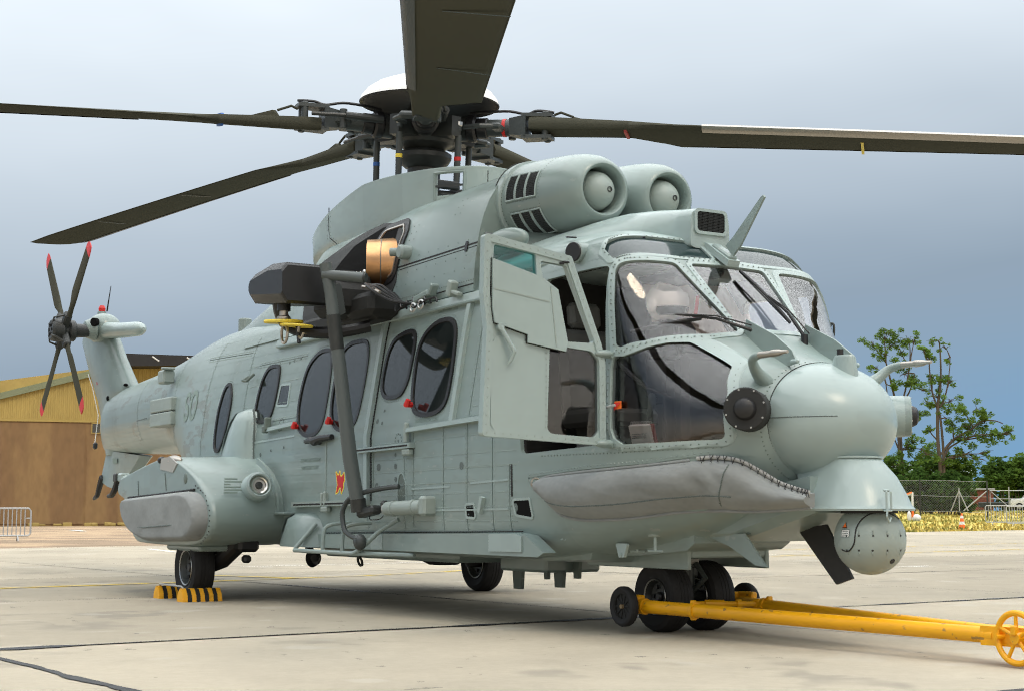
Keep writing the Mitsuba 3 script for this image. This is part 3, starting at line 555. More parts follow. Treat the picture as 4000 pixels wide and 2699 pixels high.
for k, u in enumerate(np.linspace(6.7, 11.9, 34)):
    e = np.array([np.interp(u, U, edge[:, i]) for i in range(3)]); n_ = np.array([np.interp(u, U, nb_[:, i]) for i in range(3)])
    lace.append(tube([e+n_*.012+[0, 0, .016], e+n_*.022+[.012*(-1)**k, 0, -.006], e+n_*.02+[.02*(-1)**k, 0, -.03]], .0026, 5))
put(BAG+'__lacing', join(lace), 'm_black', kind='stuff')
put(BAG+'__seam', tube(rows[9:49, 15]+nb_[9:49]*.001, .004, 5), 'm_mark'); put(BAG+'__seam', tube(rows[46, 2:20]+nb_[46]*.002, .004, 5), 'm_mark')
put(BAG+'__end_ring', lathe([(.028, -.012), (.036, -.012), (.036, .012), (.028, .012), (.028, -.012)], (1, -.3, .3), (3.49, -1.01, .985)), 'm_strip')
# ------------------------------------------------------------------ cockpit inside
put(H('bulkhead'), mf(bx(.04, 2.2, 2.6, t=(3.05, 0, 1.6))) ^ HS(-.03, 2.9, 3.2), 'm_black_matte')
put(H('cockpit_floor'), mf(bx(1.75, 2.2, .05, t=(3.95, 0, 1.10))) ^ HS(-.035, 3.0, 5.1), 'm_black_matte')
put(H('instrument_panel'), join(rbox((4.46, -.62, 1.1), (4.60, .62, 1.78), .04), skin([np.array([(4.28, -.66, z0), (4.28, .66, z0), (4.66, .40, z1), (4.66, -.40, z1)]) for z0, z1 in ((1.76, 1.80), (1.80, 1.845))]), rbox((3.9, -.16, 1.1), (4.46, .16, 1.5), .04)), 'm_black')
put(H('instrument_panel')+'__display', join([bx(.01, .16, .16, t=(4.455, y, 1.6)) for y in (-.5, -.3, 0, .3, .5)]), 'm_glass_dark', kind='stuff')
for s in (-1, 1):
    n = put(H('pilot_seat'), join(bx(.50, .48, .12, .03, t=(3.62, s*.50, 1.42)), bx(.10, .46, .62, .04, R=ry(-.12), t=(3.36, s*.50, 1.74)), bx(.36, .3, .28, .02, t=(3.6, s*.5, 1.24))), 'm_seat', label='pilot seat, '+('starboard' if s < 0 else 'port'))
    put(n+'__headrest', bx(.09, .26, .18, .03, R=ry(-.12), t=(3.31, s*.50, 2.15)), 'm_seat')
    put(H('control_stick'), join(tube([(4.12, s*.5, 1.12), (4.06, s*.5, 1.40), (4.10, s*.5, 1.50)], [.018, .016, .024], 10), ell((4.1, s*.5, 1.52), (.03, .03, .05), 2)), 'm_gunmetal')
put(H('overhead_console'), rbox((3.5, -.18, 2.38), (4.05, .18, 2.50), .03), 'm_black')
put(H('inner_post'), tube([(4.17, -.30, 2.36), (4.42, -.20, 2.10), (4.62, -.20, 1.86), (4.80, .10, 1.6)], .03, 8), 'm_black_matte'); put(H('inner_post'), tube([(4.0, .75, 2.42), (4.02, .84, 2.2), (4.1, .88, 1.8), (4.2, .88, 1.2)], .035, 8), 'm_black_matte')
put(H('curtain'), sheet([[(3.74-.40*(z-1.45)+.012*math.sin(y*38), y, z) for y in np.linspace(-.02, .90, 90)] for z in np.linspace(1.45, 2.45, 4)]), 'm_curtain', label='pale curtain behind the pilot seats')
put(H('seat_post'), join(tube([(4.29, -.90, 1.72), (4.42, -.78, 1.56), (4.52, -.66, 1.50)], .014, 8), bx(.03, .12, .5, t=(4.46, -.62, 1.46)), tube([(4.55, -.55, 1.25), (4.5, -.6, 1.95)], .02, 8)), 'm_black')
# ------------------------------------------------------------------ cockpit door, swung open about its front edge
HG = np.array([4.235, -.952, 0]); DR = np.stack([[math.cos(math.radians(-92)), math.sin(math.radians(-92)), 0], [0, 0, 1], np.cross([math.cos(math.radians(-92)), math.sin(math.radians(-92)), 0], [0, 0, 1])], 1)   # u outward, z up, normal
if DR[0, 2] < 0: DR[:, 2] *= -1
def dm(poly, d, c0): 
    m = extr(poly, d, DR, HG, c0=c0)
    if m.volume < 0: m.invert()
    return m
door_out = rnd([(.03, 1.205), (.03, 1.72), (.06, 1.84), (.275, 2.375), (.89, 2.47), (.90, 2.1), (.875, 1.9), (.905, 1.245)], .025)
d_lower = rnd([(.075, 1.285), (.075, 1.735), (.125, 1.79), (.43, 1.815), (.45, 1.275), (.13, 1.24)], .04)
d_top = rnd([(.53, 2.37), (.82, 2.405), (.83, 2.29), (.52, 2.205)], .012)
d_mid = rnd([(.105, 1.84), (.31, 2.315), (.50, 2.33), (.47, 2.2), (.40, 2.05), (.40, 1.84)], .015)
d_frame = door_out.difference(union_all([d_lower, d_top, d_mid]))
DOORC = H('cockpit_door')
put(DOORC, dm(d_frame, .045, -.022), 'm_paint_light', label='starboard cockpit door swung wide open')
put(DOORC+'__rim', dm(door_out.difference(door_out.buffer(-.045)).difference(union_all([d_mid])), .012, .021), 'm_paint_light')
for w_, m_ in ((d_lower, 'm_glass_door'), (d_top, 'm_glass_teal')):
    g = Polygon(w_).buffer(.004); q = extr(g, .004, DR, HG, c0=-.002); k_ = np.abs(q.face_normals @ DR[:, 2]) > .9; k_ &= (q.triangles_center-HG) @ DR[:, 2] > 0
    q = trimesh.Trimesh(q.vertices, q.faces[k_], process=False); q.remove_unreferenced_vertices(); put(DOORC+'__pane', q, m_)
armour = Polygon([(.845, 2.315), (.845, 2.02), (.83, 1.925), (.60, 1.865), (.60, 1.815), (.33, 1.775), (.315, 1.83), (.385, 2.155), (.50, 2.225)])
put(DOORC+'__armour_plate', dm(armour, .016, .036), 'm_paint_light', label='pale armour plate hung over the door window')
put(DOORC+'__armour_plate_edge', dm(armour.buffer(.004), .012, .026), 'm_black_matte')
put(DOORC+'__armour_crease', join(dm(LineString([(.835, 2.13), (.45, 2.075)]).buffer(.004), .004, .052), dm(LineString([(.44, 2.17), (.40, 1.80)]).buffer(.003), .004, .052)), 'm_paint_grey')
put(DOORC+'__panel', dm(rnd([(.845, 1.28), (.845, 1.79), (.80, 1.86), (.47, 1.80), (.47, 1.265)], .05), .006, .022), 'm_paint_light')
put(DOORC+'__handle', join([place(x, DR, HG) for x in (tube([(.79, 1.90, .05), (.71, 1.755, .075)], .014, 8), tube([(.71, 1.755, .075), (.725, 1.70, .06), (.745, 1.67, .05)], [.014, .012, .003], 8), cyl((.79, 1.90, .02), (.79, 1.90, .06), .022))]), 'm_paint_light')
for z in (1.765, 1.205):
    put(DOORC+'__hinge', join(place(ell((.03, z+.012, .02), (.075, .028, .04), 2), DR, HG), tube([HG+[0, 0, z], HG+[.05, .01, z]], .014, 8)), 'm_paint')
put(DOORC+'__mirror_frame', place(join(tube([(.33, 2.325, .03), (.36, 2.325, .03)], .008, 6), bx(.05, .012, .02, t=(.315, 2.335, .03))), DR, HG), 'm_black')
def rivet_rows(polys, step, h=.003, r=.0055):
    out = []
    for line, to in polys:
        L = LineString(line); 
        for s in np.arange(step/2, L.length, step):
            p = L.interpolate(s); c, n_ = to(p.x, p.y); out.append((c, n_))
    return out
def domes(pts, r=.0055, h=.0035):
    V, F = [], []
    a = np.arange(6)*math.pi/3
    for c, n_ in pts:
        R = frame(n_); k = len(V)*1
        ring = c+(R @ np.stack([r*np.cos(a), r*np.sin(a), a*0-.001])).T; mid = c+(R @ np.stack([.6*r*np.cos(a), .6*r*np.sin(a), a*0+h*.8])).T
        b = sum(len(v) for v in V) if False else len(F)*0
        V.append(np.vstack([ring, mid, c+n_*h])); i = np.arange(6); j = (i+1) % 6
        F.append(np.vstack([np.stack([i, j, j+6], 1), np.stack([i, j+6, i+6], 1), np.stack([i+6, j+6, i*0+12], 1)]))
    F = [f+13*k for k, f in enumerate(F)]
    return trimesh.Trimesh(np.vstack(V), np.vstack(F), process=False)
to_door = lambda u, z: (HG+DR @ [u, z, .034], DR[:, 2])
ring = list(door_out.buffer(-.022).exterior.coords)
put(DOORC+'__rivet', domes(rivet_rows([(ring, to_door)], .055)+rivet_rows([([(.46, 1.29), (.455, 1.79)], lambda u, z: (HG+DR @ [u, z, .027], DR[:, 2]))], .035), .0052), 'm_paint_grey', kind='stuff')
# rivets over the hull, along the frames and joints
def to_hull(x, z, d=.001):
    e = .01; c = on_side(x, z, d); px = on_side(x+e, z, d)-on_side(x-e, z, d); pz = on_side(x, z+e, d)-on_side(x, z-e, d); n_ = np.cross(px, pz); return c, n_/np.linalg.norm(n_)
riv = []
for g in GROOVES:
    for o in (-.022, .022):
        L = LineString(g).parallel_offset(abs(o), 'left' if o > 0 else 'right'); riv += rivet_rows([(list(L.coords), to_hull)], .034)
for k in (1, 4, 5, 2, 3, 0): riv += rivet_rows([(list(wp[k].buffer(.05).exterior.coords), lambda x, z: to_hull(x, z, .023 if k in (2, 3) else .001))], .032)
for zz_ in (.72, .82, .92, 1.0, 1.10, 1.2, 1.33): riv += rivet_rows([([(1.05, zz_), (3.2, zz_+.015)], to_hull)], .03)
for zz_ in (1.55, 1.75, 1.95, 2.15): riv += rivet_rows([([(2.58, zz_), (3.2, zz_+.01)], to_hull)], .03)
for zz_ in (1.80, 2.0, 2.2): riv += rivet_rows([([(-1.95, zz_), (-1.68, zz_)], to_hull), ([(-1.12, zz_), (-.62, zz_)], to_hull)], .03)
put(H('fuselage')+'__rivet', domes(riv, .0062, .0035), 'm_paint', kind='stuff')
nr = rivet_rows([(list(rnd(LOWWIN, .03).buffer(.024).exterior.coords), lambda x, z: to_hull(x, z, .007))], .042)
nr += rivet_rows([([(3.5, 1.165), (4.3, 1.16), (5.0, 1.175)], to_hull)], .035)
def on_top(p, d=.008):
    p = np.asarray(p, float); y = hull_y(p[0], p[2]); return p
for pts, nn in ((SCRN_S, nS), (SCRN_C, nC), (OVERH, nO)):
    q = np.asarray(pts); c = q.mean(0); 
    ex = c+(q-c)*1.075; q = np.vstack([ex, ex[:1]])
    for a_, b_ in zip(q[:-1], q[1:]):
        L = np.linalg.norm(b_-a_)
        for t in np.arange(.02, L, .045):
            p = a_+(b_-a_)*t/L; x, z = p[0], p[2]
            zt = float(_hull(x)[1]); yy = float(hull_y(x, min(z, zt-.002)))
            if abs(p[1]) > .5 and yy > .3: p = np.array([x, -yy-.008, z])
            nr.append((p+nn*.006, nn))
sr = []
for k_, xx in ((0, 5.150), (1, 5.195)):
    for t in np.linspace(-2.2, 1.2, 48):
        w_, h_ = (.475, .39) if k_ == 0 else (.452, .36)
        yv, zv = -w_*math.cos(t), 1.33+h_*math.sin(t)
        if k_ == 0: yv = -float(hull_y(xx, zv))-.001
        if yv < -.02: sr.append((np.array([xx, yv, zv]), np.array([.5, -math.cos(t), math.sin(t)])/math.sqrt(1.25)))
put(H('radome')+'__rivet', domes(sr, .0055), 'm_paint_dark', kind='stuff')
put(H('fuselage')+'__frame_rivet', domes(nr, .006), 'm_paint_dark', kind='stuff')
# wipers
for s, (p0, tip, b0, b1) in ((-1, ((4.80, -.22, 1.90), (4.52, -.64, 1.995), (4.62, -.50, 1.985), (4.36, -.86, 1.905))), (1, ((4.80, .19, 1.885), (4.55, .10, 2.16), (4.72, .14, 1.99), (4.34, .05, 2.37)))):
    p0, tip, b0, b1 = map(np.array, (p0, tip, b0, b1)); up = np.array([.05, -.02, .05])*.5
    n = put(H('wiper'), join(tube([p0+up*.4, p0*.5+tip*.5+up*1.6, tip+up], [.012, .009, .007], 8), cyl(p0-[0, 0, .04], p0+[0, 0, .03], .022), tube([p0+up+[0, .03, .01], p0*.5+tip*.5+up*2.2, tip+up], .005, 6)), 'm_black', label='windscreen wiper, '+('starboard' if s < 0 else 'centre'))
    put(n+'__blade', join(tube([b0+up*.3, (b0+b1)/2+up*.75, b1+up*.3], .010, 6, smooth=8), tube([b0+up*.1, b1+up*.1], .006, 6)), 'm_black')
# ------------------------------------------------------------------ cockpit roof: hump with the air intake box, wire cutter, lamps
def hump(x):
    k = np.interp(x, [2.5, 2.9, 3.3, 3.6, 3.8, 3.93, 4.1], [.80, .72, .58, .40, .25, .19, .165]); t = np.interp(x, [2.5, 2.9, 3.2, 3.45, 3.72, 4.1], [2.80, 2.85, 2.885, 2.905, 2.875, 2.825]); e = np.interp(x, [2.5, 3.5, 3.93, 4.1], [2.3, 2.4, 4., 5.])
    return k, t, 2.42 if x < 3.9 else 2.55, 2.50 if x < 3.95 else 2.60, e
RF = put(H('roof_fairing'), rings_x(np.linspace(2.5, 4.10, 40), hump, 56), 'm_paint_light', smooth=45, label='roof hump with a square air intake facing forward')
put(H('port_plate'), extr([(3.40, 2.66), (3.73, 2.51), (3.66, 2.47), (3.50, 2.55)], .03, np.array([[1, 0, 0], [0, 0, -1], [0, 1, 0]]), (0, 1.03, 0)), 'm_tan', label='tan plate sticking out past the port windscreen')
put(H('port_wiring'), join(tube([(4.14, .95, 2.05), (4.18, .96, 2.10), (4.25, .96, 2.09), (4.26, .95, 2.0)], .009, 6, smooth=12), tube([(4.14, .95, 2.06), (4.20, .95, 2.05), (4.22, .96, 2.09)], .012, 6), bx(.05, .03, .04, .01, t=(4.19, .95, 2.06)), tube([(4.12, .94, 1.95), (4.17, .95, 2.06)], .01, 6)), 'm_gunmetal', kind='stuff')
put(H('roof_fairing'), rings_x(np.linspace(2.6, 4.02, 24), lambda x: (np.interp(x, [2.6, 3.6, 3.95, 4.02], [.84, .80, .74, .62]), np.interp(x, [2.6, 3.3, 3.7, 4.02], [2.70, 2.745, 2.72, 2.625]), 2.45, 2.50, 2.6), 56), 'm_paint_light', smooth=45)
put(RF+'__intake_frame', extr(rnd([(-.14, 2.648), (.14, 2.648), (.14, 2.822), (-.14, 2.822)], .035).difference(rnd([(-.118, 2.668), (.118, 2.668), (.118, 2.802), (-.118, 2.802)], .025)), .03, np.array([[0, 0, 1], [1, 0, 0], [0, 1, 0]]), (4.085, 0, 0)), 'm_paint_light')
put(RF+'__intake_screen', bx(.006, .25, .15, t=(4.102, 0, 2.735)), 'm_cavity')
put(RF+'__intake_mesh', join([bx(.003, .24, .0022, .0005, t=(4.108, 0, z)) for z in np.arange(2.668, 2.803, .0105)]+[bx(.003, .0022, .14, .0005, t=(4.108, y, 2.735)) for y in np.arange(-.118, .119, .0105)]), 'm_gunmetal', kind='stuff')
put(RF+'__slot', bx(.12, .02, .012, R=ry(.18), t=(3.52, -.74, 2.655)), 'm_black')
put(RF+'__vent_hook', join(ell((4.0, -.50, 2.60), (.035, .02, .012), 2)), 'm_black')
n = put(H('upper_wire_cutter'), extr([(4.27, 2.55), (4.34, 2.47), (4.42, 2.53), (4.665, 2.81), (4.655, 2.825), (4.63, 2.815), (4.35, 2.60)], .016, R, (0, .008, 0)), 'm_paint', label='blade of the wire cutter above the windscreen')
put(n+'__rail', skin([np.array([(x, -w, z), (x, w, z), (x+.02, w, z+h), (x+.02, -w, z+h)]) for x, z, w, h in ((3.95, 2.60, .05, .03), (4.1, 2.55, .05, .04), (4.33, 2.40, .05, .04))]), 'm_paint_light')
put(n+'__bracket', bx(.22, .07, .06, R=ry(.55), t=(4.24, 0, 2.50)), 'm_paint')
for s in (-1, 1):
    n = put(H('missile_sensor'), cyl((3.74, s*.66, 2.50), (3.81, s*.915, 2.495), .072, 24, ch=.008), 'm_paint', label='round sensor can above the '+('starboard' if s < 0 else 'port')+' cockpit door')
    put(n+'__face', cyl((3.809, s*.911, 2.495), (3.814, s*.926, 2.495), .065, 24, ch=.004), 'm_black')
    n = put(H('sensor_pod'), place(ell((0, 0, 0), (.24, .085, .095), 3), rz(-s*.12), (2.70, s*.76, 2.75)), 'm_paint', label='teardrop sensor pod on the '+('starboard' if s < 0 else 'port')+' shoulder')
    put(n+'__lens', lathe([(0, 0), (.075, 0), (.08, .05), (.068, .055), (.06, .02), (0, .02)], (-.45, s*.9, .05), (2.53, s*.785, 2.76)), 'm_gunmetal')
# ------------------------------------------------------------------ engine deck: cowl, nacelles, exhausts, mast fairing
def cowl_sec(x):
    k = np.interp(x, [-2.3, -1.6, -.9, .0, 2.32], [.30, .70, .95, 1, 1])
    p = [(.60, 2.40), (.822, 2.43), (.818, 2.50), (.812, 2.60), (.80, 2.70), (.786, 2.79), (.765, 2.90), (.73, 3.02), (.68, 3.14), (.61, 3.25), (.50, 3.35), (.38, 3.405), (.25, 3.40), (.12, 3.33), (0, 3.30)]
    p = [(y*(.25+.75*k) if z > 2.45 else y, 2.42+(z-2.42)*k) for y, z in p]
    return np.array([(x, -y, z) for y, z in p]+[(x, y, z) for y, z in p[::-1][1:]])
put(H('engine_cowling'), skin([cowl_sec(x) for x in np.linspace(-2.3, 2.32, 44)]), 'm_paint', smooth=40, label='engine cowling along the cabin roof')
COWL = H('engine_cowling')
def on_cowl(x, z, d=0.0):
    s = cowl_sec(x)[:15]; y = np.interp(z, s[1:12, 2], s[1:12, 1]); e = .02; y2 = np.interp(z+e, s[1:12, 2], s[1:12, 1])
    n_ = np.array([0, -e, (y2-y)*-1.]); n_ = np.array([0, -1., -(y2-y)/e*-1]); n_ = np.array([0, -e, (y2-y)]); n_ /= np.linalg.norm(n_); 
    return np.array([x, y, z])+n_*d, n_
def cowl_sheet(poly, d=.006, step=.05):
    """thin plate lying on the starboard cowl; poly in (x, z)"""
    poly = Polygon(poly) if not hasattr(poly, 'geom_type') else poly
    m = trimesh.creation.extrude_polygon(poly, d, engine='earcut'); m = m.subdivide_to_size(step)
    V = np.array([on_cowl(x, z, h)[0] for x, z, h in m.vertices]); m = trimesh.Trimesh(V, m.faces, process=False)
    if m.volume < 0: m.invert()
    return m
for ln, w_ in (([(.99, 2.785), (2.32, 2.80)], .014), ([(.99, 2.76), (2.32, 2.775)], .006), ([(.9, 2.47), (2.32, 2.485)], .010)): put(COWL+'__joint', cowl_sheet(LineString(ln).buffer(w_/2, cap_style=2), .002), 'm_black_matte')
put(COWL+'__latch', cowl_sheet(rnd([(2.14, 2.75), (2.18, 2.75), (2.18, 2.83), (2.14, 2.83)], .015), .008), 'm_black')
cr = []
for z in (2.62, 2.72, 2.84): cr += [on_cowl(x, z, .001) for x in np.arange(1.05, 2.3, .16)]
cr += [on_cowl(x, 2.505+.006*x, .001) for x in np.arange(.95, 2.32, .035)]+[on_cowl(x, z, .001) for x in (1.12, 1.2) for z in (3.06, 3.12, 3.0)]+[on_cowl(x, z, .001) for x in (1.82, 1.9) for z in (3.22, 3.16, 3.1)]
put(COWL+'__rivet', domes([(c, n_) for c, n_ in cr], .006), 'm_paint_dark', kind='stuff')
# black soot panel round the exhaust, sloping back
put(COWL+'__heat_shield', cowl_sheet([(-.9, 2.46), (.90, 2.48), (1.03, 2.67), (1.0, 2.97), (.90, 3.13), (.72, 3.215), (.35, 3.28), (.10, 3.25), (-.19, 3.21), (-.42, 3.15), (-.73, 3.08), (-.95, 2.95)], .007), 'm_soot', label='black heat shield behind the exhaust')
ring = rnd([(.49, 2.64), (.99, 2.70), (1.03, 3.10), (.93, 3.20), (.56, 3.20), (.49, 3.1)], .09)
put(COWL+'__exhaust_frame', cowl_sheet(bands(ring, .05), .016), 'm_black')
put(COWL+'__exhaust_seal', cowl_sheet(bands(ring.buffer(-.035), .014).difference(sbox(.6, 2.8, .96, 3.12)).difference(sbox(.5, 2.55, .72, 2.75)), .022), 'm_strip')
put(COWL+'__seal_plate', cowl_sheet([(.50, 2.74), (.60, 2.655), (.72, 2.66), (.66, 2.70), (.55, 2.79)], .024), 'm_paint_grey')
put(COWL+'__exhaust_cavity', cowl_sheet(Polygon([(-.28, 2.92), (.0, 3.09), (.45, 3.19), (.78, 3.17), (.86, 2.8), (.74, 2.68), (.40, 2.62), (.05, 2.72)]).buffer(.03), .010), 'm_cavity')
for s in (-1, 1):
    ax = np.array([-.50, s*.866, 0]); b = np.array([.77, s*.64, 2.85])
    pr = [(.17, -.05), (.235, -.03), (.232, .05), (.222, .16), (.214, .27), (.200, .27), (.200, .0), (.0, .0)]
    n = put(H('exhaust'), lathe(pr[:6], ax, b, 44), 'm_gold', smooth=40, label='heat tinted golden exhaust stub, '+('starboard' if s < 0 else 'port'))
    put(n+'__bore', lathe([(.2, .265), (.19, .0), (0, .0)], ax, b, 32), 'm_cavity')
    put(n+'__weld', lathe([(.222, .145), (.2275, .15), (.222, .155)], ax, b, 44), 'm_strip')
n = put(H('drain_knob'), join(cyl((1.17, -.74, 2.89), (1.17, -.86, 2.89), .06, 20, ch=.015), cyl((1.13, -.80, 2.90), (1.06, -.88, 2.90), .034, 14)), 'm_paint_grey', label='grey knob fitting in front of the exhaust')
# nacelles: bulged intake with the ball-shaped plug inside the lip
AXN = np.array([1, 0, -.055]); AXN /= np.linalg.norm(AXN)
nprof = [(0, 0), (.30, 0), (.315, .03), (.312, .25), (.305, .42), (.295, .60), (.280, .74), (.256, .845), (.228, .905), (.205, .932), (.188, .937), (.174, .925), (.166, .895), (.163, .83), (.162, .68), (0, .68)]
NAC = {}
for s in (-1, 1):
    c = np.array([2.34, s*.292, 3.135]); lab = ('starboard' if s < 0 else 'port')
    n = put(H('engine_nacelle'), lathe(nprof, AXN, c, 64), 'm_paint', smooth=40, label=f'bulging {lab} engine nacelle with round intake lip'); NAC[s] = (n, c)
    put(n+'__plug', lathe([(0, .66), (.140, .68), (.150, .76), (.146, .82), (.126, .885), (.092, .93), (.052, .953), (.022, .959), (0, .960)], AXN, c, 48), 'm_paint_grey', smooth=50, label='ball shaped plug in the intake')
    put(n+'__plug_bolt', join(lathe([(.014, .951), (.021, .954), (.021, .963), (.014, .964)], AXN, c+np.array([0, .03, 0]), 20)), 'm_gunmetal')
    put(n+'__collar', lathe([(.30, -.05), (.336, -.045), (.336, .02), (.30, .03)], AXN, c+np.array([0, 0, -.005]), 56), 'm_paint_light')
    put(n+'__collar_gap', lathe([(.334, -.062), (.338, -.062), (.338, -.050), (.334, -.050)], AXN, c, 56), 'm_black_matte')
R0 = frame(AXN, (0, 0, 1))
def on_nac(s, x, a, d=0.0):
    """point on the nacelle at distance x along its axis; a = angle from the outboard side, upwards"""
    n, c = NAC[s]; r = np.interp(x, [p[1] for p in nprof[1:9]], [p[0] for p in nprof[1:9]])+d
    return c+AXN*x+r*np.array([0, s*math.cos(a), math.sin(a)])
for s in (-1, 1):
    n, c = NAC[s]; dots = []
    for a0, a1, nm in ((-.08, .56, 0), (-1.10, -.40, 1)):
        for i in range(3):
            x0, x1 = .10+.135*i+.03*nm, .22+.135*i+.03*nm
            xs = np.linspace(x0, x1, 4); as_ = np.linspace(a0, a1, 8)
            g = sheet([[on_nac(s, x, a, .004) for x in xs] for a in as_])
            put(n+'__grille', g, 'm_cavity')
            bars = []
            for a in np.linspace(a0, a1, 15): bars.append(tube([on_nac(s, x, a, .006) for x in xs], .0028, 5))
            for x in np.linspace(x0, x1, 9): bars.append(tube([on_nac(s, x, a, .006) for a in as_], .0028, 5))
            fr = [on_nac(s, x0, a, .006) for a in as_]+[on_nac(s, x, a1, .006) for x in xs[1:]]+[on_nac(s, x1, a, .006) for a in as_[::-1][1:]]+[on_nac(s, x, a0, .006) for x in xs[::-1][1:]]
            put(n+'__grille_mesh', join(bars), 'm_gunmetal', kind='stuff')
            put(n+'__grille_frame', tube(fr, .007, 6), 'm_paint_light')
            for q in np.linspace(0, 1, 7):
                for a, x in ((a0-.045, x0+(x1-x0)*q), (a1+.045, x0+(x1-x0)*q)):
                    o = on_nac(s, x, a, .0); dots.append((o, (o-c-AXN*x)/np.linalg.norm(o-c-AXN*x)))
    for x in (.03, .52):
        for a in np.arange(-.8, 1.5, .085):
            o = on_nac(s, x, a, .0); dots.append((o, (o-c-AXN*x)/np.linalg.norm(o-c-AXN*x)))
    put(n+'__rivet', domes(dots, .0055), 'm_paint_dark', kind='stuff')
put(H('nacelle_fairing'), rings_x(np.linspace(2.2, 2.9, 12), lambda x: (np.interp(x, [2.2, 2.9], [.72, .55]), np.interp(x, [2.2, 2.9], [3.05, 2.86]), 2.4, 2.6, 2.6), 40), 'm_paint_dark')
# mast fairing: open collar, teardrop in plan
def tear(k, z, n=150, off=0., grow=0.):
    a = np.arange(n)*2*math.pi/n; c, s = np.cos(a), np.sin(a)
    return np.stack([np.where(c > 0, 1.28*c, (2.0-1.7*max(0, 3.45-z))*c)*k+off+grow*c, .62*np.sign(s)*np.abs(s)**.95*k+grow*s, z-np.interp(np.where(c > 0, 1.28, 2.0)*c, [-2.05, -1.5, -.8, 0, 1.3], [.27, .22, .12, .02, .04])*np.clip((z-3.2)/.3, 0, 1)], 1)
secs = [tear(.86, 2.85, off=.05), tear(.91, 3.1, off=.04), tear(.97, 3.3, off=.02), tear(1.0, 3.45), tear(1.005, 3.66), tear(1.012, 3.695), tear(1.008, 3.705), tear(.985, 3.69), tear(.96, 3.56), tear(.94, 3.25)]
MF = put(H('mast_fairing'), mf(skin(secs))-mf(hullm([p for a in np.linspace(-.70, -.42, 5) for z in (3.43, 3.64) for p in (np.array([1.28*math.cos(a), .62*math.sin(a), z])*[.9, .9, 1], np.array([1.28*math.cos(a), .62*math.sin(a), z])*[1.1, 1.1, 1])])), 'm_paint_light', smooth=45, label='tall collar fairing round the rotor mast')
def on_tear(a, z, d=.003):
    c, s = math.cos(a), math.sin(a); k = np.interp(z, [2.85, 3.1, 3.3, 3.45, 3.66], [.86, .91, .97, 1, 1.005]); off = np.interp(z, [2.85, 3.1, 3.3, 3.45], [.05, .04, .02, 0])
    q = np.array([(1.28*c if c > 0 else (2.0-1.7*max(0, 3.45-z))*c)*k+off, .62*np.sign(s)*abs(s)**.95*k, z-np.interp((1.28 if c > 0 else 2.0)*c, [-2.05, -1.5, -.8, 0, 1.3], [.27, .22, .12, .02, .04])*np.clip((z-3.2)/.3, 0, 1)]); nn = np.array([c/(1.28 if c > 0 else 2.0), s/.62, 0]); nn /= np.linalg.norm(nn); return q+nn*d
def tsheet(a0, a1, z0, z1, d=.003, k=9): return sheet([[on_tear(a, z, d) for a in np.linspace(a0, a1, k)] for z in np.linspace(z0, z1, 4)])
a0, a1 = -.72, -.40
put(MF+'__gear', join(bx(.5, .3, .32, .04, t=(.50, -.12, 3.39)), cyl((.45, .1, 3.3), (.45, .1, 3.62), .10, 14), bx(.06, .3, .07, .01, t=(.72, -.2, 3.60))), 'm_gunmetal')
fr = [on_tear(a0, z, .004) for z in (3.40, 3.5, 3.66)]+[on_tear(a, 3.66, .004) for a in np.linspace(a0, a1, 8)]+[on_tear(a1, z, .004) for z in (3.66, 3.5, 3.40)]+[on_tear(a, 3.40, .004) for a in np.linspace(a1, a0, 8)]
put(MF+'__window_frame', tube(fr, .014, 6), 'm_paint')
put(MF+'__window_bar', tsheet(a0, a1, 3.535, 3.555, .009), 'm_gunmetal')
put(MF+'__joint', tube([on_tear(-2.0, z, .0) for z in np.linspace(3.0, 3.75, 8)], .005, 5), 'm_black_matte'); put(MF+'__joint', tube([on_tear(-.12, z, .0) for z in np.linspace(3.3, 3.75, 6)], .004, 5), 'm_black_matte')
put(MF+'__rivet', domes([(on_tear(-2.0+o, z, 0), np.array([-.3, -1, 0])/1.05) for o in (-.03, .03) for z in np.arange(3.1, 3.72, .05)], .006), 'm_paint_dark', kind='stuff')
put(MF+'__vent', tsheet(-1.98, -1.88, 3.16, 3.26, .004), 'm_cavity')
put(MF+'__bracket', join(tube([(-.62, -.58, 3.02), (-.70, -.66, 3.10), (-.86, -.60, 3.03)], .012, 6), tube([(-.14, -.60, 3.03), (-.13, -.70, 3.06), (-.10, -.66, 3.12)], .014, 6)), 'm_paint_dark')
put(H('tail_fairing'), skin([np.array([(x, w*math.cos(t), zb+(zt-zb)*math.sin(t)) for t in np.linspace(0, math.pi, 15)]+[(x, -w*.9, zb-.1), (x, w*.9, zb-.1)]) for x, w, zt, zb in ((-4.9, .10, 2.74, 2.6), (-4.2, .26, 2.84, 2.62), (-3.4, .42, 2.93, 2.62), (-2.4, .6, 3.1, 2.6), (-1.4, .66, 3.25, 2.55))]), 'm_paint', smooth=40)
put(H('roof_vent'), cyl((-4.05, -.12, 2.75), (-4.05, -.12, 2.96), .075, 18, ch=.012), 'm_paint_grey')
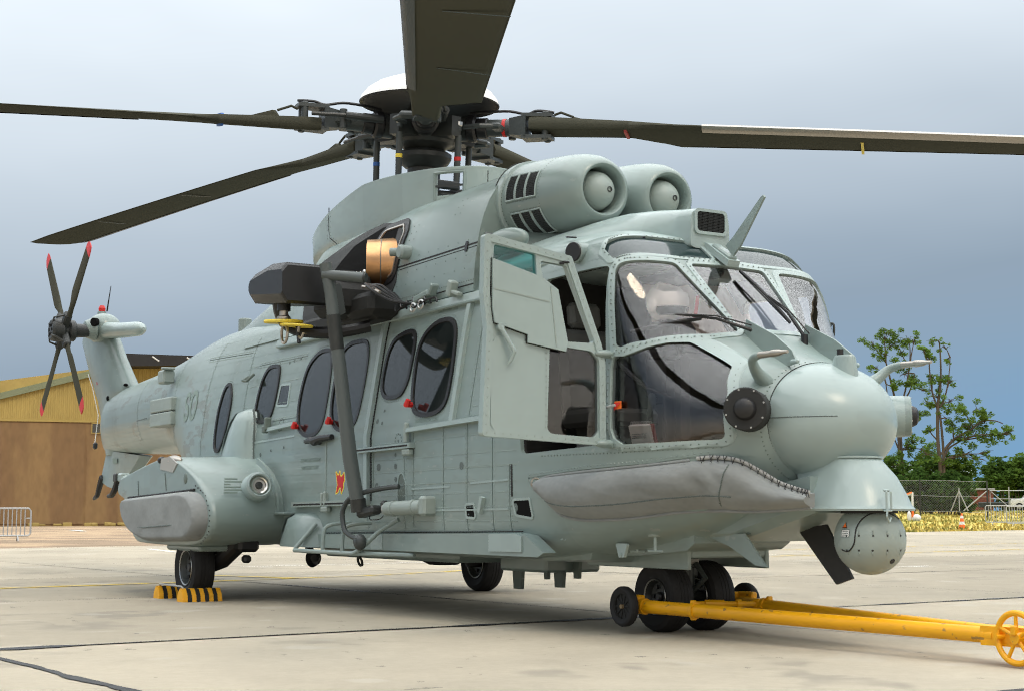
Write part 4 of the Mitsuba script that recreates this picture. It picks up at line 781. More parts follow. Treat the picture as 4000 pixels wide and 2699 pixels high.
# ------------------------------------------------------------------ main rotor, its mast tilted forward a little
TAU = math.radians(3.2); RT = ry(TAU); HUB = np.array([0, 0, 4.265])
rot = lambda m: place(m, RT, HUB)
put(H('rotor_mast'), rot(join(cyl((0, 0, -1.0), (0, 0, -.1), .15, 28), cyl((0, 0, -.95), (0, 0, -.66), .20, 28, ch=.02), bx(.34, .05, .05, .01, t=(-.05, -.16, -.46)))), 'm_gunmetal', label='dark rotor mast')
put(H('swashplate'), rot(lathe([(.12, -.36), (.17, -.36), (.22, -.32), (.25, -.27), (.25, -.23), (.2, -.2), (.12, -.2)], n=36)), 'm_gunmetal')
hub = [lathe([(0, -.20), (.16, -.20), (.26, -.14), (.30, -.05), (.28, .06), (.2, .12), (.16, .2), (.10, .32), (0, .33)], n=30)]
BL = [math.radians(188.4+72*k) for k in range(5)]
for b in BL:
    hub.append(place(join(bx(.24, .16, .16, .03, t=(.30, 0, 0)), cyl((.30, 0, 0), (.44, 0, 0), .115, 18, ch=.02)), rz(b)))
for k in range(5):
    b = BL[k]+math.radians(36); hub.append(place(hullm([(.1, -.16, -.1), (.1, .16, -.1), (.1, -.16, .08), (.1, .16, .08), (.47, -.05, -.12), (.47, .05, -.12), (.47, -.05, .06), (.47, .05, .06)]), rz(b)))
put(H('rotor_hub'), rot(join(hub)), 'm_gunmetal', label='dark five armed rotor hub')
put(H('hub_damper_ring'), rot(join([place(join(cyl((.40, 0, 0), (.50, 0, 0), .125, 18, ch=.02), cyl((.5, 0, 0), (.60, 0, 0), .095, 16, ch=.01)), rz(b)) for b in BL])), 'm_black', kind='stuff')
dome = [(0, .262), (.20, .252), (.38, .215), (.50, .165), (.58, .108), (.625, .05), (.642, .006), (.638, -.004), (.615, .03), (.56, .09), (.45, .15), (.25, .19), (0, .2)][::-1]
put(H('hub_cap'), rot(place(lathe(dome[7:] if False else [(.642, .006), (.625, .05), (.58, .108), (.50, .165), (.38, .215), (.20, .252), (0, .262)], n=64), t=(.03, .02, .225))), 'm_white', smooth=50, label='white dome shaped cap over the rotor hub')
put(H('hub_cap')+'__underside', rot(place(lathe([(0, .2), (.25, .19), (.45, .15), (.56, .09), (.615, .03), (.638, -.004), (.642, .006)], n=64), t=(.03, .02, .225))), 'm_black', smooth=50)
LC = ['m_blue', 'm_lampyellow', 'm_red', 'm_hubgrey', 'm_hubgrey']
for k in range(5):
    b = BL[k]+math.radians(41.6); p0 = np.array([.44*math.cos(b), .44*math.sin(b), -.72]); p1 = np.array([.45*math.cos(b), .45*math.sin(b), -.02])
    n = put(H('pitch_link'), rot(join(tube([p0, p0*.75+p1*.25, p0*.72+p1*.28, p0*.12+p1*.88], [.022, .022, .029, .029], 12), cyl(p0*.12+p1*.88, p1, .012, 10), bx(.045, .05, .10, .012, R=rz(b), t=p1))), 'm_hubgrey')
    put(n+'__band', rot(cyl(p0*.45+p1*.55, p0*.40+p1*.60, .031, 14)), LC[k])
    put(n+'__clevis', rot(bx(.02, .052, .05, .01, R=rz(b), t=p1+[.02*math.cos(b), .02*math.sin(b), .02])), 'm_bright')
BF = {0: (0, 0), 1: (-.03, 0), 2: (0, -.045), 3: (.03, 0), 4: (0, 0)}; NOW = [0]      # each blade rests at a slightly different flapping angle
def blade_sec(r):
    """leading edge offset, trailing edge offset, thickness, pitch and sweep at radius r (leading edge towards -y in the blade's frame)"""
    le = np.interp(r, [1.2, 1.9, 2.2, 7.4, 7.8, 8.0, 8.1], [.125, .135, .155, .160, .10, -.05, -.26]); te = np.interp(r, [1.2, 1.90, 2.12, 2.30, 7.5, 8.1], [.125, .135, .31, .425, .425, .40])
    th = np.interp(r, [1.2, 1.6, 2.0, 2.5, 7.5, 8.1], [.13, .105, .085, .072, .06, .012]); tw = np.radians(np.interp(r, [1.2, 2.2, 8.1], [9, 8, -1.5]))
    return le, te, th, tw
def flap(r): return -.047*(r-.4)-.0010*r*r+BF[NOW[0]][0]+BF[NOW[0]][1]*(r-.4)
def blade_mesh(b, lo=1.0, hi=8.1, n=56, up=0.):
    S = []; q = np.linspace(0, 1, 13); pr = 2.6*np.sqrt(q)*(1-q)*(1-.35*q)+.02*(1-q)+.0; pr = pr/pr.max()*.5
    for r in np.unique(np.r_[np.linspace(lo, hi, n), [1.90, 2.12, 2.30]]):
        if r < lo or r > hi: continue
        le, te, th, tw = blade_sec(r); c = le+te; sq = np.clip((r-1.9)/.4, 0, 1)
        pb = .5*np.minimum(1, 4*np.sqrt(np.clip(q*(1-q), 0, 1)))                      # rounded bar at the root
        f = (pr*sq+pb*(1-sq))*th
        y = np.r_[-le+c*q, (-le+c*q)[::-1][1:-1]]; z = np.r_[f, -(f*.75)[::-1][1:-1]]
        Y = y*math.cos(tw)+z*math.sin(tw)*1.; Z = -y*math.sin(tw)+z*math.cos(tw)
        S.append(np.stack([Y*0+r, Y, Z+flap(r)], 1))
    return place(skin(S), rz(b))
def blade_strip(b, lo, hi, f0, f1, d=.004, under=True):
    """metal strip over the leading edge"""
    rows = []
    for r in np.linspace(lo, hi, 40):
        le, te, th, tw = blade_sec(r); c = le+te; row = []
        for t in np.r_[np.linspace(f1, 0, 6), np.linspace(0, f1, 6)[1:]] if not under else np.r_[np.linspace(f0, 0, 5), np.linspace(0, f1, 6)[1:]]:
            pass
        qs = [(f0*(1-k/5.), 1) for k in range(6)]+[(f1*k/5., -1) for k in range(1, 6)]
        for q, sg in qs:
            pr = 2.6*math.sqrt(q)*(1-q)*(1-.35*q)+.02*(1-q); f = pr/.765*.5*th*(1 if sg > 0 else .75)*sg+sg*d
            y = -le+c*q-(d if q == 0 else 0); row.append((r, y*math.cos(tw)+f*math.sin(tw), -y*math.sin(tw)+f*math.cos(tw)+flap(r)))
        rows.append(row)
    m = sheet(rows); return place(m, rz(b))
def pt(b, r, y, z=0):
    le, te, th, tw = blade_sec(r); return rz(b) @ np.array([r, y*math.cos(tw)+z*math.sin(tw), -y*math.sin(tw)+z*math.cos(tw)+flap(r)])
names = ['rear', 'right rear', 'toward the camera', 'right', 'left rear']
BLAB = {0: 'main rotor blade swept back to the lower left, its pointed tip in view', 1: 'main rotor blade reaching out of the left edge of the picture', 2: 'main rotor blade overhead, pointing towards the viewer', 3: 'main rotor blade reaching out of the right edge of the picture', 4: 'main rotor blade behind the engine nacelles'}
for k, b in enumerate(BL):
    NOW[0] = k
    n = put(H('rotor_blade'), rot(blade_mesh(b)), 'm_olive', smooth=50, label=BLAB[k])
    put(n+'__leading_edge', rot(blade_strip(b, 2.55, 7.6, .10, .13)), 'm_strip' if k == 3 else 'm_hubgrey', smooth=40)
    # sleeve and fork between hub and blade
    z = 0.0
    fork = [cyl((.55, 0, 0), (.84, 0, .0), .078, 18, ch=.01), hullm([(.81, -.075, -.075), (.81, .075, -.075), (.81, -.075, .075), (.81, .075, .075), (.97, -.115, -.095), (.97, .115, -.095), (.97, -.115, .095), (.97, .115, .095)])]
    for zz_ in (-.098, .098):
        fork.append(hullm([(.93, -.11, zz_-.016), (.93, .11, zz_-.016), (.93, -.11, zz_+.016), (.93, .11, zz_+.016), (1.20, -.08, zz_-.016), (1.20, .08, zz_-.016), (1.20, -.08, zz_+.016), (1.20, .08, zz_+.016)]))
    fork += [cyl((1.14, y, -.128), (1.14, y, .128), .030, 14, ch=.006) for y in (-.055, .055)]+[cyl((.80, .10, -.09), (.80, .10, .09), .035, 12, ch=.006), bx(.16, .08, .09, .02, t=(.80, .07, 0)), bx(.10, .22, .06, .02, t=(.72, -.12, -.02)), tube([(.72, -.2, -.02), (.60, -.27, -.03), (.42, -.18, -.02)], .022, 8)]
    put(n+'__fork', rot(place(join(fork), rz(b))), 'm_hubgrey')
    put(n+'__damper', rot(place(join(tube([(.45, .15, .02), (.8, .17, .02)], .035, 12), tube([(.8, .17, .02), (1.1, .15, .01)], .018, 8)), rz(b))), 'm_gunmetal')
    put(n+'__hose', rot(place(tube([(.42, 0, .14), (.75, .03, .16), (.95, .02, .125), (1.05, .0, .15), (1.2, .03, .135)], .013, 6, smooth=18), rz(b))), 'm_black')
    put(n+'__hose_boot', rot(join(hullm([pt(b, 1.36, -.03, .05), pt(b, 1.36, .05, .05), pt(b, 1.66, -.03, .04), pt(b, 1.66, .05, .04), pt(b, 1.39, 0, .11), pt(b, 1.43, .03, .11)]), tube([pt(b, 1.20, .02, .13), pt(b, 1.26, .02, .155), pt(b, 1.38, .01, .11)], .012, 6))), 'm_olive')
    cl = {0: 'm_blue', 1: 'm_blue', 3: 'm_red_dull', 4: 'm_olive', 2: 'm_lampyellow'}[k]
    if k in (1, 3): put(n+'__band', rot(skin([np.array([pt(b, r, y*1.02, z*1.04) for y, z in ((-.13, 0), (-.08, .055), (.08, .055), (.13, 0), (.08, -.052), (-.08, -.052))]) for r in (1.86, 1.885)])), cl)
    if k == 3: put(n+'__sleeve_band', rot(place(cyl((.74, 0, 0), (.77, 0, 0), .082, 18), rz(b))), 'm_red')
    for r in (3.9, 6.0):
        put(n+'__mark', rot(sheet([[pt(b, r+dr_, y, -.030) for y in np.linspace(.06, .42, 5)] for dr_ in (-.012, .012)][::-1])), 'm_lampyellow' if k == 3 else 'm_hubgrey')
# ------------------------------------------------------------------ tail: fin, gearbox, tail rotor
def naca(n=12): 
    q = (1-np.cos(np.linspace(0, math.pi, n)))/2; f = 2.97*np.sqrt(q)-1.26*q-3.516*q**2+2.843*q**3-1.036*q**4; return q, f/f.max()*.5
def fin_sec(z, xl, xt, th, yc=0.):
    q, f = naca(14); x = xl+(xt-xl)*q
    return np.stack([np.r_[x, x[::-1][1:-1]], yc+np.r_[f, -f[::-1][1:-1]]*th, z+0*np.r_[x, x[::-1][1:-1]]], 1)
FIN = put(H('tail_fin'), skin([fin_sec(1.60, -9.0, -9.62, .22), fin_sec(2.0, -8.75, -9.85, .28), fin_sec(2.42, -8.32, -10.10, .36, -.01), fin_sec(2.55, -8.42, -10.22, .37, -.02), fin_sec(2.95, -8.85, -10.52, .34, -.05), fin_sec(3.32, -9.16, -10.75, .31, -.08), fin_sec(3.5, -9.3, -10.7, .27, -.08)]), 'm_paint', smooth=45, label='swept tail fin')
q13 = [(3.28, -9.13), (2.95, -8.83), (2.56, -8.43)]
put(FIN+'__joint', tube([(x-.33, -.155-.03*(z < 2.8)-.05*(z > 3), z) for z, x in q13], .007, 5), 'm_mark')
put(FIN+'__hole', join(ell((-8.42, -.12, 2.53), (.05, .03, .02), 2), ell((-9.0, -.19, 2.38), (.03, .02, .035), 2)), 'm_cavity')
put(FIN+'__roundel', join(sheet([[(-9.72, -.148, 2.62), (-9.62, -.158, 2.62)], [(-9.72, -.148, 2.74), (-9.62, -.16, 2.74)]])), 'm_red_dull')
put(FIN+'__aerial', tube([(-10.25, -.12, 2.82), (-10.0, -.12, 2.6), (-9.67, -.12, 2.18), (-9.35, -.25, 1.78)], .006, 5), 'm_white')
put(FIN+'__light', bx(.10, .05, .10, .02, t=(-9.78, -.12, 1.75)), 'm_black')
GB = put(H('tail_gearbox'), join(ell((-9.38, -.16, 3.40), (.26, .24, .21), 3), ell((-9.55, -.12, 3.38), (.3, .2, .2), 3), cyl((-9.30, -.30, 3.37), (-9.30, -.46, 3.36), .17, 24, r2=.12, ch=.02)), 'm_paint', smooth=60, label='rounded tail gearbox on top of the fin')
put(GB+'__hole', cyl((-9.17, -.33, 3.45), (-9.14, -.385, 3.45), .06, 18), 'm_cavity')
put(GB+'__bullet', tube([(-9.3, -.16, 3.36), (-8.5, -.17, 3.28), (-7.72, -.18, 3.22), (-7.60, -.18, 3.208), (-7.52, -.18, 3.20)], [.12, .105, .095, .07, .02], 14), 'm_paint_light')
put(GB+'__beacon_base', cyl((-9.88, -.05, 3.52), (-9.88, -.05, 3.70), .09, 18, r2=.06), 'm_paint'); put(GB+'__beacon', lathe([(.045, 0), (.05, .06), (.03, .10), (0, .105)], at=(-9.88, -.05, 3.69)), 'm_red')
put(GB+'__whip_aerial', tube([(-9.8, 0, 3.7), (-9.64, 0, 4.05)], [.012, .005], 6), 'm_black')
TR = np.array([-9.27, -.70, 3.32])
TH = put(H('tail_rotor_hub'), join(cyl(TR+[0, .36, .02], TR+[0, -.06, 0], .085, 20, r2=.11), cyl(TR+[0, -.05, 0], TR+[0, -.24, 0], .16, 24, ch=.03), cyl(TR+[0, .1, 0], TR+[0, .0, 0], .15, 24, ch=.02), *[place(bx(.30, .12, .10, .02, t=(.17, 0, 0)), R=rx(math.pi/2) @ rz(a), t=TR-np.array([0, .06, 0])) for a in np.radians([42, 132, 222, 312])]), 'm_gunmetal', label='dark tail rotor hub')
put(TH+'__hole', join([cyl(TR+[.07*math.cos(a), -.235, .07*math.sin(a)], TR+[.07*math.cos(a), -.245, .07*math.sin(a)], .024, 10) for a in np.arange(6)*math.pi/3]), 'm_cavity', kind='stuff')
put(TH+'__linkage', join([tube([TR+[.10*math.cos(a), -.24, .10*math.sin(a)], TR+[.19*math.cos(a+.3), -.22, .19*math.sin(a+.3)], TR+[.26*math.cos(a+.1), -.10, .26*math.sin(a+.1)]], .014, 6) for a in np.radians([42, 132, 222, 312])]), 'm_gunmetal', kind='stuff')
TL = ['upper right', 'upper left', 'lower left', 'lower right']
for k, ad in enumerate((41, 130.5, 223, 311)):
    A = math.radians(ad); S = []
    q, f = naca(10)
    def tsec(r):
        c = np.interp(r, [.30, .45, .62, 1.5, 1.57], [.11, .12, .225, .225, .15]); th = np.interp(r, [.3, .5, .7, 1.57], [.07, .055, .036, .014]); tw = math.radians(np.interp(r, [.3, 1.57], [7, 1])); o = np.interp(r, [.3, .62], [.5, .38])
        y = c*(q-o); y = np.r_[y, y[::-1][1:-1]]; z = np.r_[f, -f[::-1][1:-1]]*th; return np.stack([0*y+r, y*math.cos(tw)-z*math.sin(tw), y*math.sin(tw)+z*math.cos(tw)], 1)
    RB = rx(math.pi/2) @ rz(A); o = TR-np.array([0, .05, 0]); fl = np.diag([1, 1, 1.])
    n = put(H('tail_rotor_blade'), place(skin([tsec(r) for r in (.28, .36, .45, .52, .60, .68, .9, 1.2, 1.42)]), RB, o), 'm_olive', smooth=45, label=f'{TL[k]} tail rotor blade')
    put(n+'__tip', place(skin([tsec(r) for r in (1.42, 1.47, 1.52, 1.555, 1.575)]), RB, o), 'm_red', smooth=45)
VF = put(H('ventral_fin'), skin([np.array([(x+dx, y, z) for x, y, z in ((-9.62, 0, 1.66), (-8.9, -w, 1.64), (-7.8, -w*.8, 1.55), (-7.6, 0, 1.53), (-7.8, w*.8, 1.55), (-8.9, w, 1.64))] if k == 0 else [(-9.88, 0, 1.25), (-9.3, -w, 1.16), (-8.8, -w*.8, 1.10), (-8.6, 0, 1.10), (-8.8, w*.8, 1.10), (-9.3, w, 1.16)]) for k, w, dx in ((0, .11, 0), (1, .07, 0))]), 'm_paint', label='ventral fin under the tail boom')
put(VF+'__mark', sheet([[(-8.95, -.105, 1.47), (-8.75, -.105, 1.47)], [(-8.95, -.112, 1.54), (-8.75, -.112, 1.54)]]), 'm_markfaint')
put(H('tail_skid'), tube([(-9.72, -.02, 1.30), (-9.82, -.02, 1.20), (-9.95, -.02, 1.04), (-10.10, -.02, 1.00)], [.05, .045, .035, .025], 8), 'm_black')
put(H('stabiliser'), skin([fin_sec(0, -9.2, -10.0, .12), fin_sec(1.9, -9.3, -9.95, .08)]).apply_transform(trimesh.transformations.rotation_matrix(-math.pi/2, (1, 0, 0))).apply_translation((0, 0.1, 3.35)) if False else ell((-9.6, .05, 3.3), (.1, .1, .1), 1), 'm_paint')
# boxes on the tail boom
for z0, z1 in ((1.945, 2.10), (1.78, 1.935)):
    put(H('dispenser_box'), mf(rbox((-5.36, -.77, z0), (-4.62, -.3, z1), .012)), 'm_paint_grey', label='decoy dispenser box on the tail boom')
put(H('dispenser_gap'), rbox((-5.35, -.755, 1.93), (-4.63, -.3, 1.95), .004), 'm_black_matte')
put(H('boom_mark'), sheet([[(-6.75, -.485, 1.93), (-6.1, -.56, 1.93)], [(-6.75, -.485, 1.945), (-6.1, -.56, 1.945)]]), 'm_mark')
put(H('boom_step'), join(bx(.22, .14, .16, .02, t=(-5.12, -.66, 2.36)), bx(.06, .16, .03, t=(-5.0, -.68, 2.45))), 'm_paint_grey')
put(H('side_fairing'), rings_x(np.linspace(-2.35, -1.48, 12), lambda x: (.05, 1.78, 1.25, 1.5, 2), 8) if False else skin([np.array([(x0, -.93, z), (x0+.05, y-.0, z), ((x0+x1)/2, y-.02, z), (x1-.03, y, z), (x1, -.93, z)]) for z, y, x0, x1 in ((1.28, -1.10, -2.20, -1.50), (1.5, -1.09, -2.14, -1.51), (1.66, -1.06, -2.06, -1.53), (1.745, -1.03, -1.98, -1.58), (1.78, -.95, -1.92, -1.64))]), 'm_paint_light', smooth=60, label='tall rounded fairing above the sponson')
put(H('side_fairing')+'__seal', tube([(-1.515, -1.0, 1.30), (-1.525, -1.0, 1.5), (-1.55, -.985, 1.68), (-1.62, -.97, 1.77)], .012, 6), 'm_mark')
# ------------------------------------------------------------------ sponsons with float bag, light and main wheels
tipP = np.array([(-.60,.75),(-.64,.62),(-.82,.53),(-1.1,.495),(-1.5,.49),(-2.2,.495),(-2.7,.505),(-2.90,.61),(-3.09,.93),(-3.42,1.0),(-3.34,1.13),(-2.6,1.24),(-1.95,1.32),(-1.66,1.295),(-1.40,1.235),(-1.1,1.135),(-.86,1.02),(-.66,.88)])
rootP = tipP.copy(); rootP[:, 0] = np.where(tipP[:, 0] > -1.9, tipP[:, 0]-.16, tipP[:, 0]-.25); rootP[13:, 1] += [.035, .075, .12, .14, .10]
def close_curve(p, n=110):
    q = np.vstack([p, p[:1]]); d = np.r_[0, np.cumsum(np.linalg.norm(np.diff(q, axis=0), axis=1))]; u = np.linspace(0, d[-1], n, endpoint=False)
    c = np.stack([np.interp(u, d, q[:, i]) for i in (0, 1)], 1)
    for _ in range(3): c = .25*np.roll(c, 1, 0)+.5*c+.25*np.roll(c, -1, 0)
    return c
cT, cR = close_curve(tipP), close_curve(rootP)
cen = np.array([-1.8, .85])
def spon(s):
    secs = []
    for y, k, g in ((-.9, 0, 1), (-1.05, 0, 1), (-1.3, .4, 1), (-1.55, .8, 1), (-1.68, 1, 1), (-1.715, 1, .992), (-1.735, 1, .975), (-1.745, 1, .95)):
        c = cR*(1-k)+cT*k; c = cen+(c-cen)*g; secs.append(np.stack([c[:, 0], 0*c[:, 0]+y, c[:, 1]], 1))
    m = skin(secs); return m if s < 0 else flipy(m)
for s in (-1, 1):
    lab = 'starboard' if s < 0 else 'port'; fy = (lambda m: m) if s < 0 else flipy
    n = put(H('sponson'), spon(s), 'm_paint', smooth=40, label=f'{lab} sponson over the main wheel')
    Rr = np.array([[1, 0, 0], [0, 0, -1], [0, 1, 0]])
    bagp = Polygon(close_curve(np.array([(-2.92,.93),(-1.03,.985),(-.80,.94),(-.66,.80),(-.67,.65),(-.86,.545),(-2.1,.52),(-2.55,.60),(-2.8,.72)]), 70))
    inn = [(0, -1.73), (0, -1.755), (.012, -1.80), (.05, -1.84), (.12, -1.868), (.2, -1.88)]
    secs = []
    for g, y in inn:
        c = np.array(bagp.exterior.coords)[:-1]; cc = np.array([-1.75, .76]); k = 1-g
        q = cc+(c-cc)*np.array([1-g*.35, k]); w = meshkit.fbm(np.stack([q[:, 0]*4, q[:, 1]*7, 0*q[:, 0]+y*5], 1), 3, seed=3)-.5
        secs.append(np.stack([q[:, 0], 0*q[:, 0]+y-.02*w*(g > 0), q[:, 1]], 1))
    put(n+'__float_bag', fy(skin(secs)), 'm_cloth', smooth=60, label='grey fabric float bag on the sponson')
    if s < 0:
        put(n+'__bag_seam', tube([(-2.60, -1.862, .66), (-2.0, -1.885, .655), (-1.3, -1.884, .68), (-.86, -1.845, .70)], .005, 5), 'm_mark'); put(n+'__bag_flap', tube([(-2.93, -1.752, .94), (-1.9, -1.76, .965), (-1.02, -1.755, .995)], .012, 6), 'm_black_matte')
        put(n+'__bag_hem', tube([(-2.90, -1.78, .915), (-1.9, -1.795, .94), (-1.05, -1.785, .968)], .014, 7), 'm_fabric')
        put(n+'__stitch', domes([((x, -1.752, z), np.array([0, -1., 0])) for x, z in [(np.interp(t, [0, .25, .5, .75, 1], [-1.0, -.75, -.615, -.64, -.82]), np.interp(t, [0, .25, .5, .75, 1], [1.03, .95, .79, .62, .525])) for t in np.linspace(0, 1, 16)]], .009, .006), 'm_black', kind='stuff')
    fl = Polygon(cR).buffer(.05).difference(Polygon(cR).buffer(-.03)).intersection(sbox(-1.25, .80, -.5, 1.5)); put(n+'__root_flange', fy(extr(fl, .02, Rr, (0, -1.06, 0))), 'm_paint'); put(n+'__root_shelf', fy(rbox((-.86, -1.10, .775), (-.55, -.99, .80), .006)), 'm_paint')
    lc = np.array([-.715, s*1.27, 1.03]); la = np.array([.97, s*.10, .2])
    put(n+'__light_bezel', lathe([(.13, -.12), (.128, .0), (.12, .03), (.10, .045), (.09, .04), (.085, .0), (0, .0)], la, lc, 36), 'm_paint_light')
    put(n+'__light_ring', lathe([(.084, .02), (.072, .035), (.06, .03), (.055, .01), (0, .008)], la, lc, 30), 'm_bright'); put(n+'__light_bulb', lathe([(.035, .008), (.03, .03), (0, .035)], la, lc, 20), 'm_gunmetal')
    if s < 0:
        put(n+'__side_light', join(ell((-1.75, -1.70, 1.27), (.2, .055, .055), 2)), 'm_strip'); put(n+'__side_light_plate', extr([(-1.98, 1.20), (-1.62, 1.16), (-1.5, 1.24), (-1.7, 1.31), (-1.95, 1.30)], .012, Rr, (0, -1.742, 0)), 'm_fabric_trim')
        put(n+'__side_light_hole', ell((-2.0, -1.73, 1.285), (.05, .04, .035), 2), 'm_black')
        put(n+'__panel_line', join(tube([(-2.65, -1.748, 1.10), (-2.62, -1.748, .96)], .005, 5), tube([(-1.85, -1.748, 1.16), (-1.80, -1.748, 1.0)], .005, 5)), 'm_mark')
        put(n+'__filler', ell((-1.28, -1.745, 1.10), (.045, .012, .05), 2), 'm_paint_dark')
        put(n+'__rear_box', join(bx(.14, .10, .09, .015, t=(-3.75, -1.55, 1.16)), tube([(-3.4, -1.55, 1.04), (-3.7, -1.55, 1.14)], .05, 8)), 'm_paint_light'); put(n+'__rear_sensor', bx(.10, .08, .09, .01, t=(-3.86, -1.58, 1.16)), 'm_gunmetal')
        put(n+'__rear_strut', tube([(-3.92, -1.56, 1.14), (-4.0, -1.56, 1.05), (-4.12, -1.56, .98), (-4.25, -1.56, .97)], [.035, .035, .03, .02], 8), 'm_black')
        put(n+'__rear_cap', join(ell((-3.62, -1.38, .92), (.30, .16, .16), 3), ell((-3.38, -1.36, .73), (.34, .16, .2), 3)), 'm_paint')
        put(n+'__stencil', join([sheet([[(-.735-.002*i, -1.60+.012, 1.10-.024*i), (-.735-.002*i, -1.60+.012+w_, 1.10-.024*i)], [(-.737-.002*i, -1.60+.012, 1.113-.024*i), (-.737-.002*i, -1.60+.012+w_, 1.113-.024*i)]]) for i, w_ in enumerate((.12, .17, .06, .16, .17, .13))]).apply_translation((.012, 0, -.02)), 'm_markfaint', kind='stuff')
def wheel(name, c, R_, w_, rim, lab, holder=None):
    c = np.array(c); s = -1 if c[1] < 0 else 1
    nmz = put(H(name), lathe([(rim*.98, -w_*.36), (R_*.80, -w_*.5), (R_*.93, -w_*.44), (R_*.985, -w_*.30), (R_, -w_*.20), (R_*.985, -w_*.185), (R_*.985, -w_*.165), (R_, -w_*.15), (R_, -w_*.05), (R_*.985, -w_*.035), (R_*.985, w_*-.015), (R_, 0), (R_, w_*.10), (R_*.985, w_*.115), (R_*.985, w_*.135), (R_, w_*.15), (R_*.985, w_*.30), (R_*.93, w_*.44), (R_*.80, w_*.5), (rim*.98, w_*.36)], (0, 1, 0), c, 64), 'm_rubber', smooth=35, label=lab)
    put(nmz+'__rim', lathe([(0, -w_*.12), (rim*.45, -w_*.14), (rim*.52, -w_*.1), (rim*.80, -w_*.16), (rim*.88, -w_*.30), (rim*.95, -w_*.38), (rim, -w_*.40), (rim*1.02, -w_*.36), (rim*.9, w_*.1), (rim, w_*.40), (rim*.88, w_*.30), (rim*.5, w_*.14), (0, w_*.12)], (0, 1, 0), c, 48), 'm_hubgrey' if rim > .15 else 'm_gunmetal', smooth=35)
    put(nmz+'__rim_edge', lathe([(rim*.93, -w_*.40), (rim*1.0, -w_*.425), (rim*1.02, -w_*.40)], (0, 1, 0), c, 48), 'm_steel')
    put(nmz+'__hub_cap', join(cyl(c-[0, w_*.28, 0], c+[0, w_*.28, 0], rim*.26, 16, ch=.01), *[cyl(c+[rim*.62*math.cos(a), -w_*.2, rim*.62*math.sin(a)], c+[rim*.62*math.cos(a), w_*.2, rim*.62*math.sin(a)], rim*.12, 10) for a in np.arange(6)*math.pi/3]), 'm_black', kind='stuff')
    return nmz
for s in (-1, 1):
    lab = 'starboard' if s < 0 else 'port'
    wheel('main_wheel', (-1.58, s*1.535, .292), .298, .215, .162, f'{lab} main wheel')
    put(H('main_leg'), join(tube([(-1.0, s*1.25, .60), (-1.35, s*1.36, .36), (-1.58, s*1.40, .29)], [.085, .08, .06], 12), cyl((-1.58, s*1.36, .29), (-1.58, s*1.55, .29), .05, 12), tube([(-1.9, s*1.2, .55), (-1.6, s*1.33, .33)], .06, 10), bx(.3, .2, .12, .03, t=(-1.1, s*1.25, .5)), bx(.10, .07, .07, .02, t=(-.95, s*1.28, .38)), tube([(-1.25, s*1.36, .47), (-1.5, s*1.42, .52)], .012, 6)), 'm_black', label=f'dark trailing leg of the {lab} main wheel')
    put(H('main_leg'), bx(.9, .5, .06, .02, t=(-1.6, s*1.4, .475)), 'm_paint')
for s in (-1, 1):
    wheel('nose_wheel', (3.77, s*.175, .232), .236, .185, .118, ('starboard' if s < 0 else 'port')+' nose wheel')
put(H('nose_leg'), join(cyl((3.80, 0, .30), (3.80, 0, .62), .055, 18), cyl((3.80, 0, .42), (3.80, 0, .70), .075, 18, ch=.01), tube([(3.5, 0, .62), (3.72, 0, .40)], .03, 10), tube([(3.30, -.08, .56), (3.42, -.04, .42), (3.5, -.02, .36)], .022, 8), bx(.10, .14, .10, .02, t=(3.80, 0, .40)), tube([(3.9, 0, .45), (4.0, 0, .36), (3.86, 0, .27)], .02, 8)), 'm_hubgrey', label='nose leg between the twin nose wheels')
put(H('nose_leg')+'__oleo', cyl((3.80, 0, .20), (3.80, 0, .32), .036, 16), 'm_bright'); put(H('nose_leg')+'__axle', cyl((3.77, -.2, .232), (3.77, .2, .232), .035, 14), 'm_gunmetal')
put(H('nose_leg')+'__placard', bx(.012, .10, .035, .003, t=(3.878, -.01, .465)), 'm_fabric_trim'); put(H('nose_leg')+'__lamp', cyl((3.93, -.06, .51), (3.93, -.06, .56), .02, 12), 'm_red_dull')
# ------------------------------------------------------------------ belly: sill, fairings, aerials
SILL = [(-.62,.50),(-.62,.60),(3.28,.655),(3.40,.64),(3.62,.53),(3.55,.50)]
put(H('sill_fairing'), extr(SILL, .10, np.array([[1, 0, 0], [0, 0, -1], [0, 1, 0]]), (0, -.935, 0)), 'm_paint', label='long sill fairing low along the cabin')
put(H('sill_fairing')+'__joint', rbox((-.6, -1.002, .606), (3.3, -.99, .614), .002).apply_transform(trimesh.transformations.rotation_matrix(-.0142, (0, 1, 0), (-.6, 0, .606))), 'm_black_matte')
put(H('sill_fairing')+'__patch', extr([(2.93,.525),(2.93,.645),(3.27,.65),(3.36,.635),(3.36,.53)], .012, np.array([[1, 0, 0], [0, 0, -1], [0, 1, 0]]), (0, -1.033, 0)), 'm_paint_light'); put(H('sill_fairing')+'__patch', extr([(1.08,.50),(1.08,.615),(1.28,.618),(1.28,.505)], .008, np.array([[1, 0, 0], [0, 0, -1], [0, 1, 0]]), (0, -1.033, 0)), 'm_paint_light')
put(H('belly_fairing'), hullm([(3.0, -.75, .60), (3.75, -.72, .62), (3.1, -.70, .46), (3.62, -.66, .48), (2.95, -.2, .6), (3.8, -.2, .6), (3.1, -.2, .44), (3.65, -.2, .45)]), 'm_paint'); put(H('belly_fairing'), skin([np.array([(x, -.5, zt), (x, -.48, zb), (x, .3, zb), (x, .3, zt)]) for x, zt, zb in ((3.6, .62, .50), (3.95, .66, .515), (4.42, .70, .555), (4.50, .72, .60))]), 'm_paint')
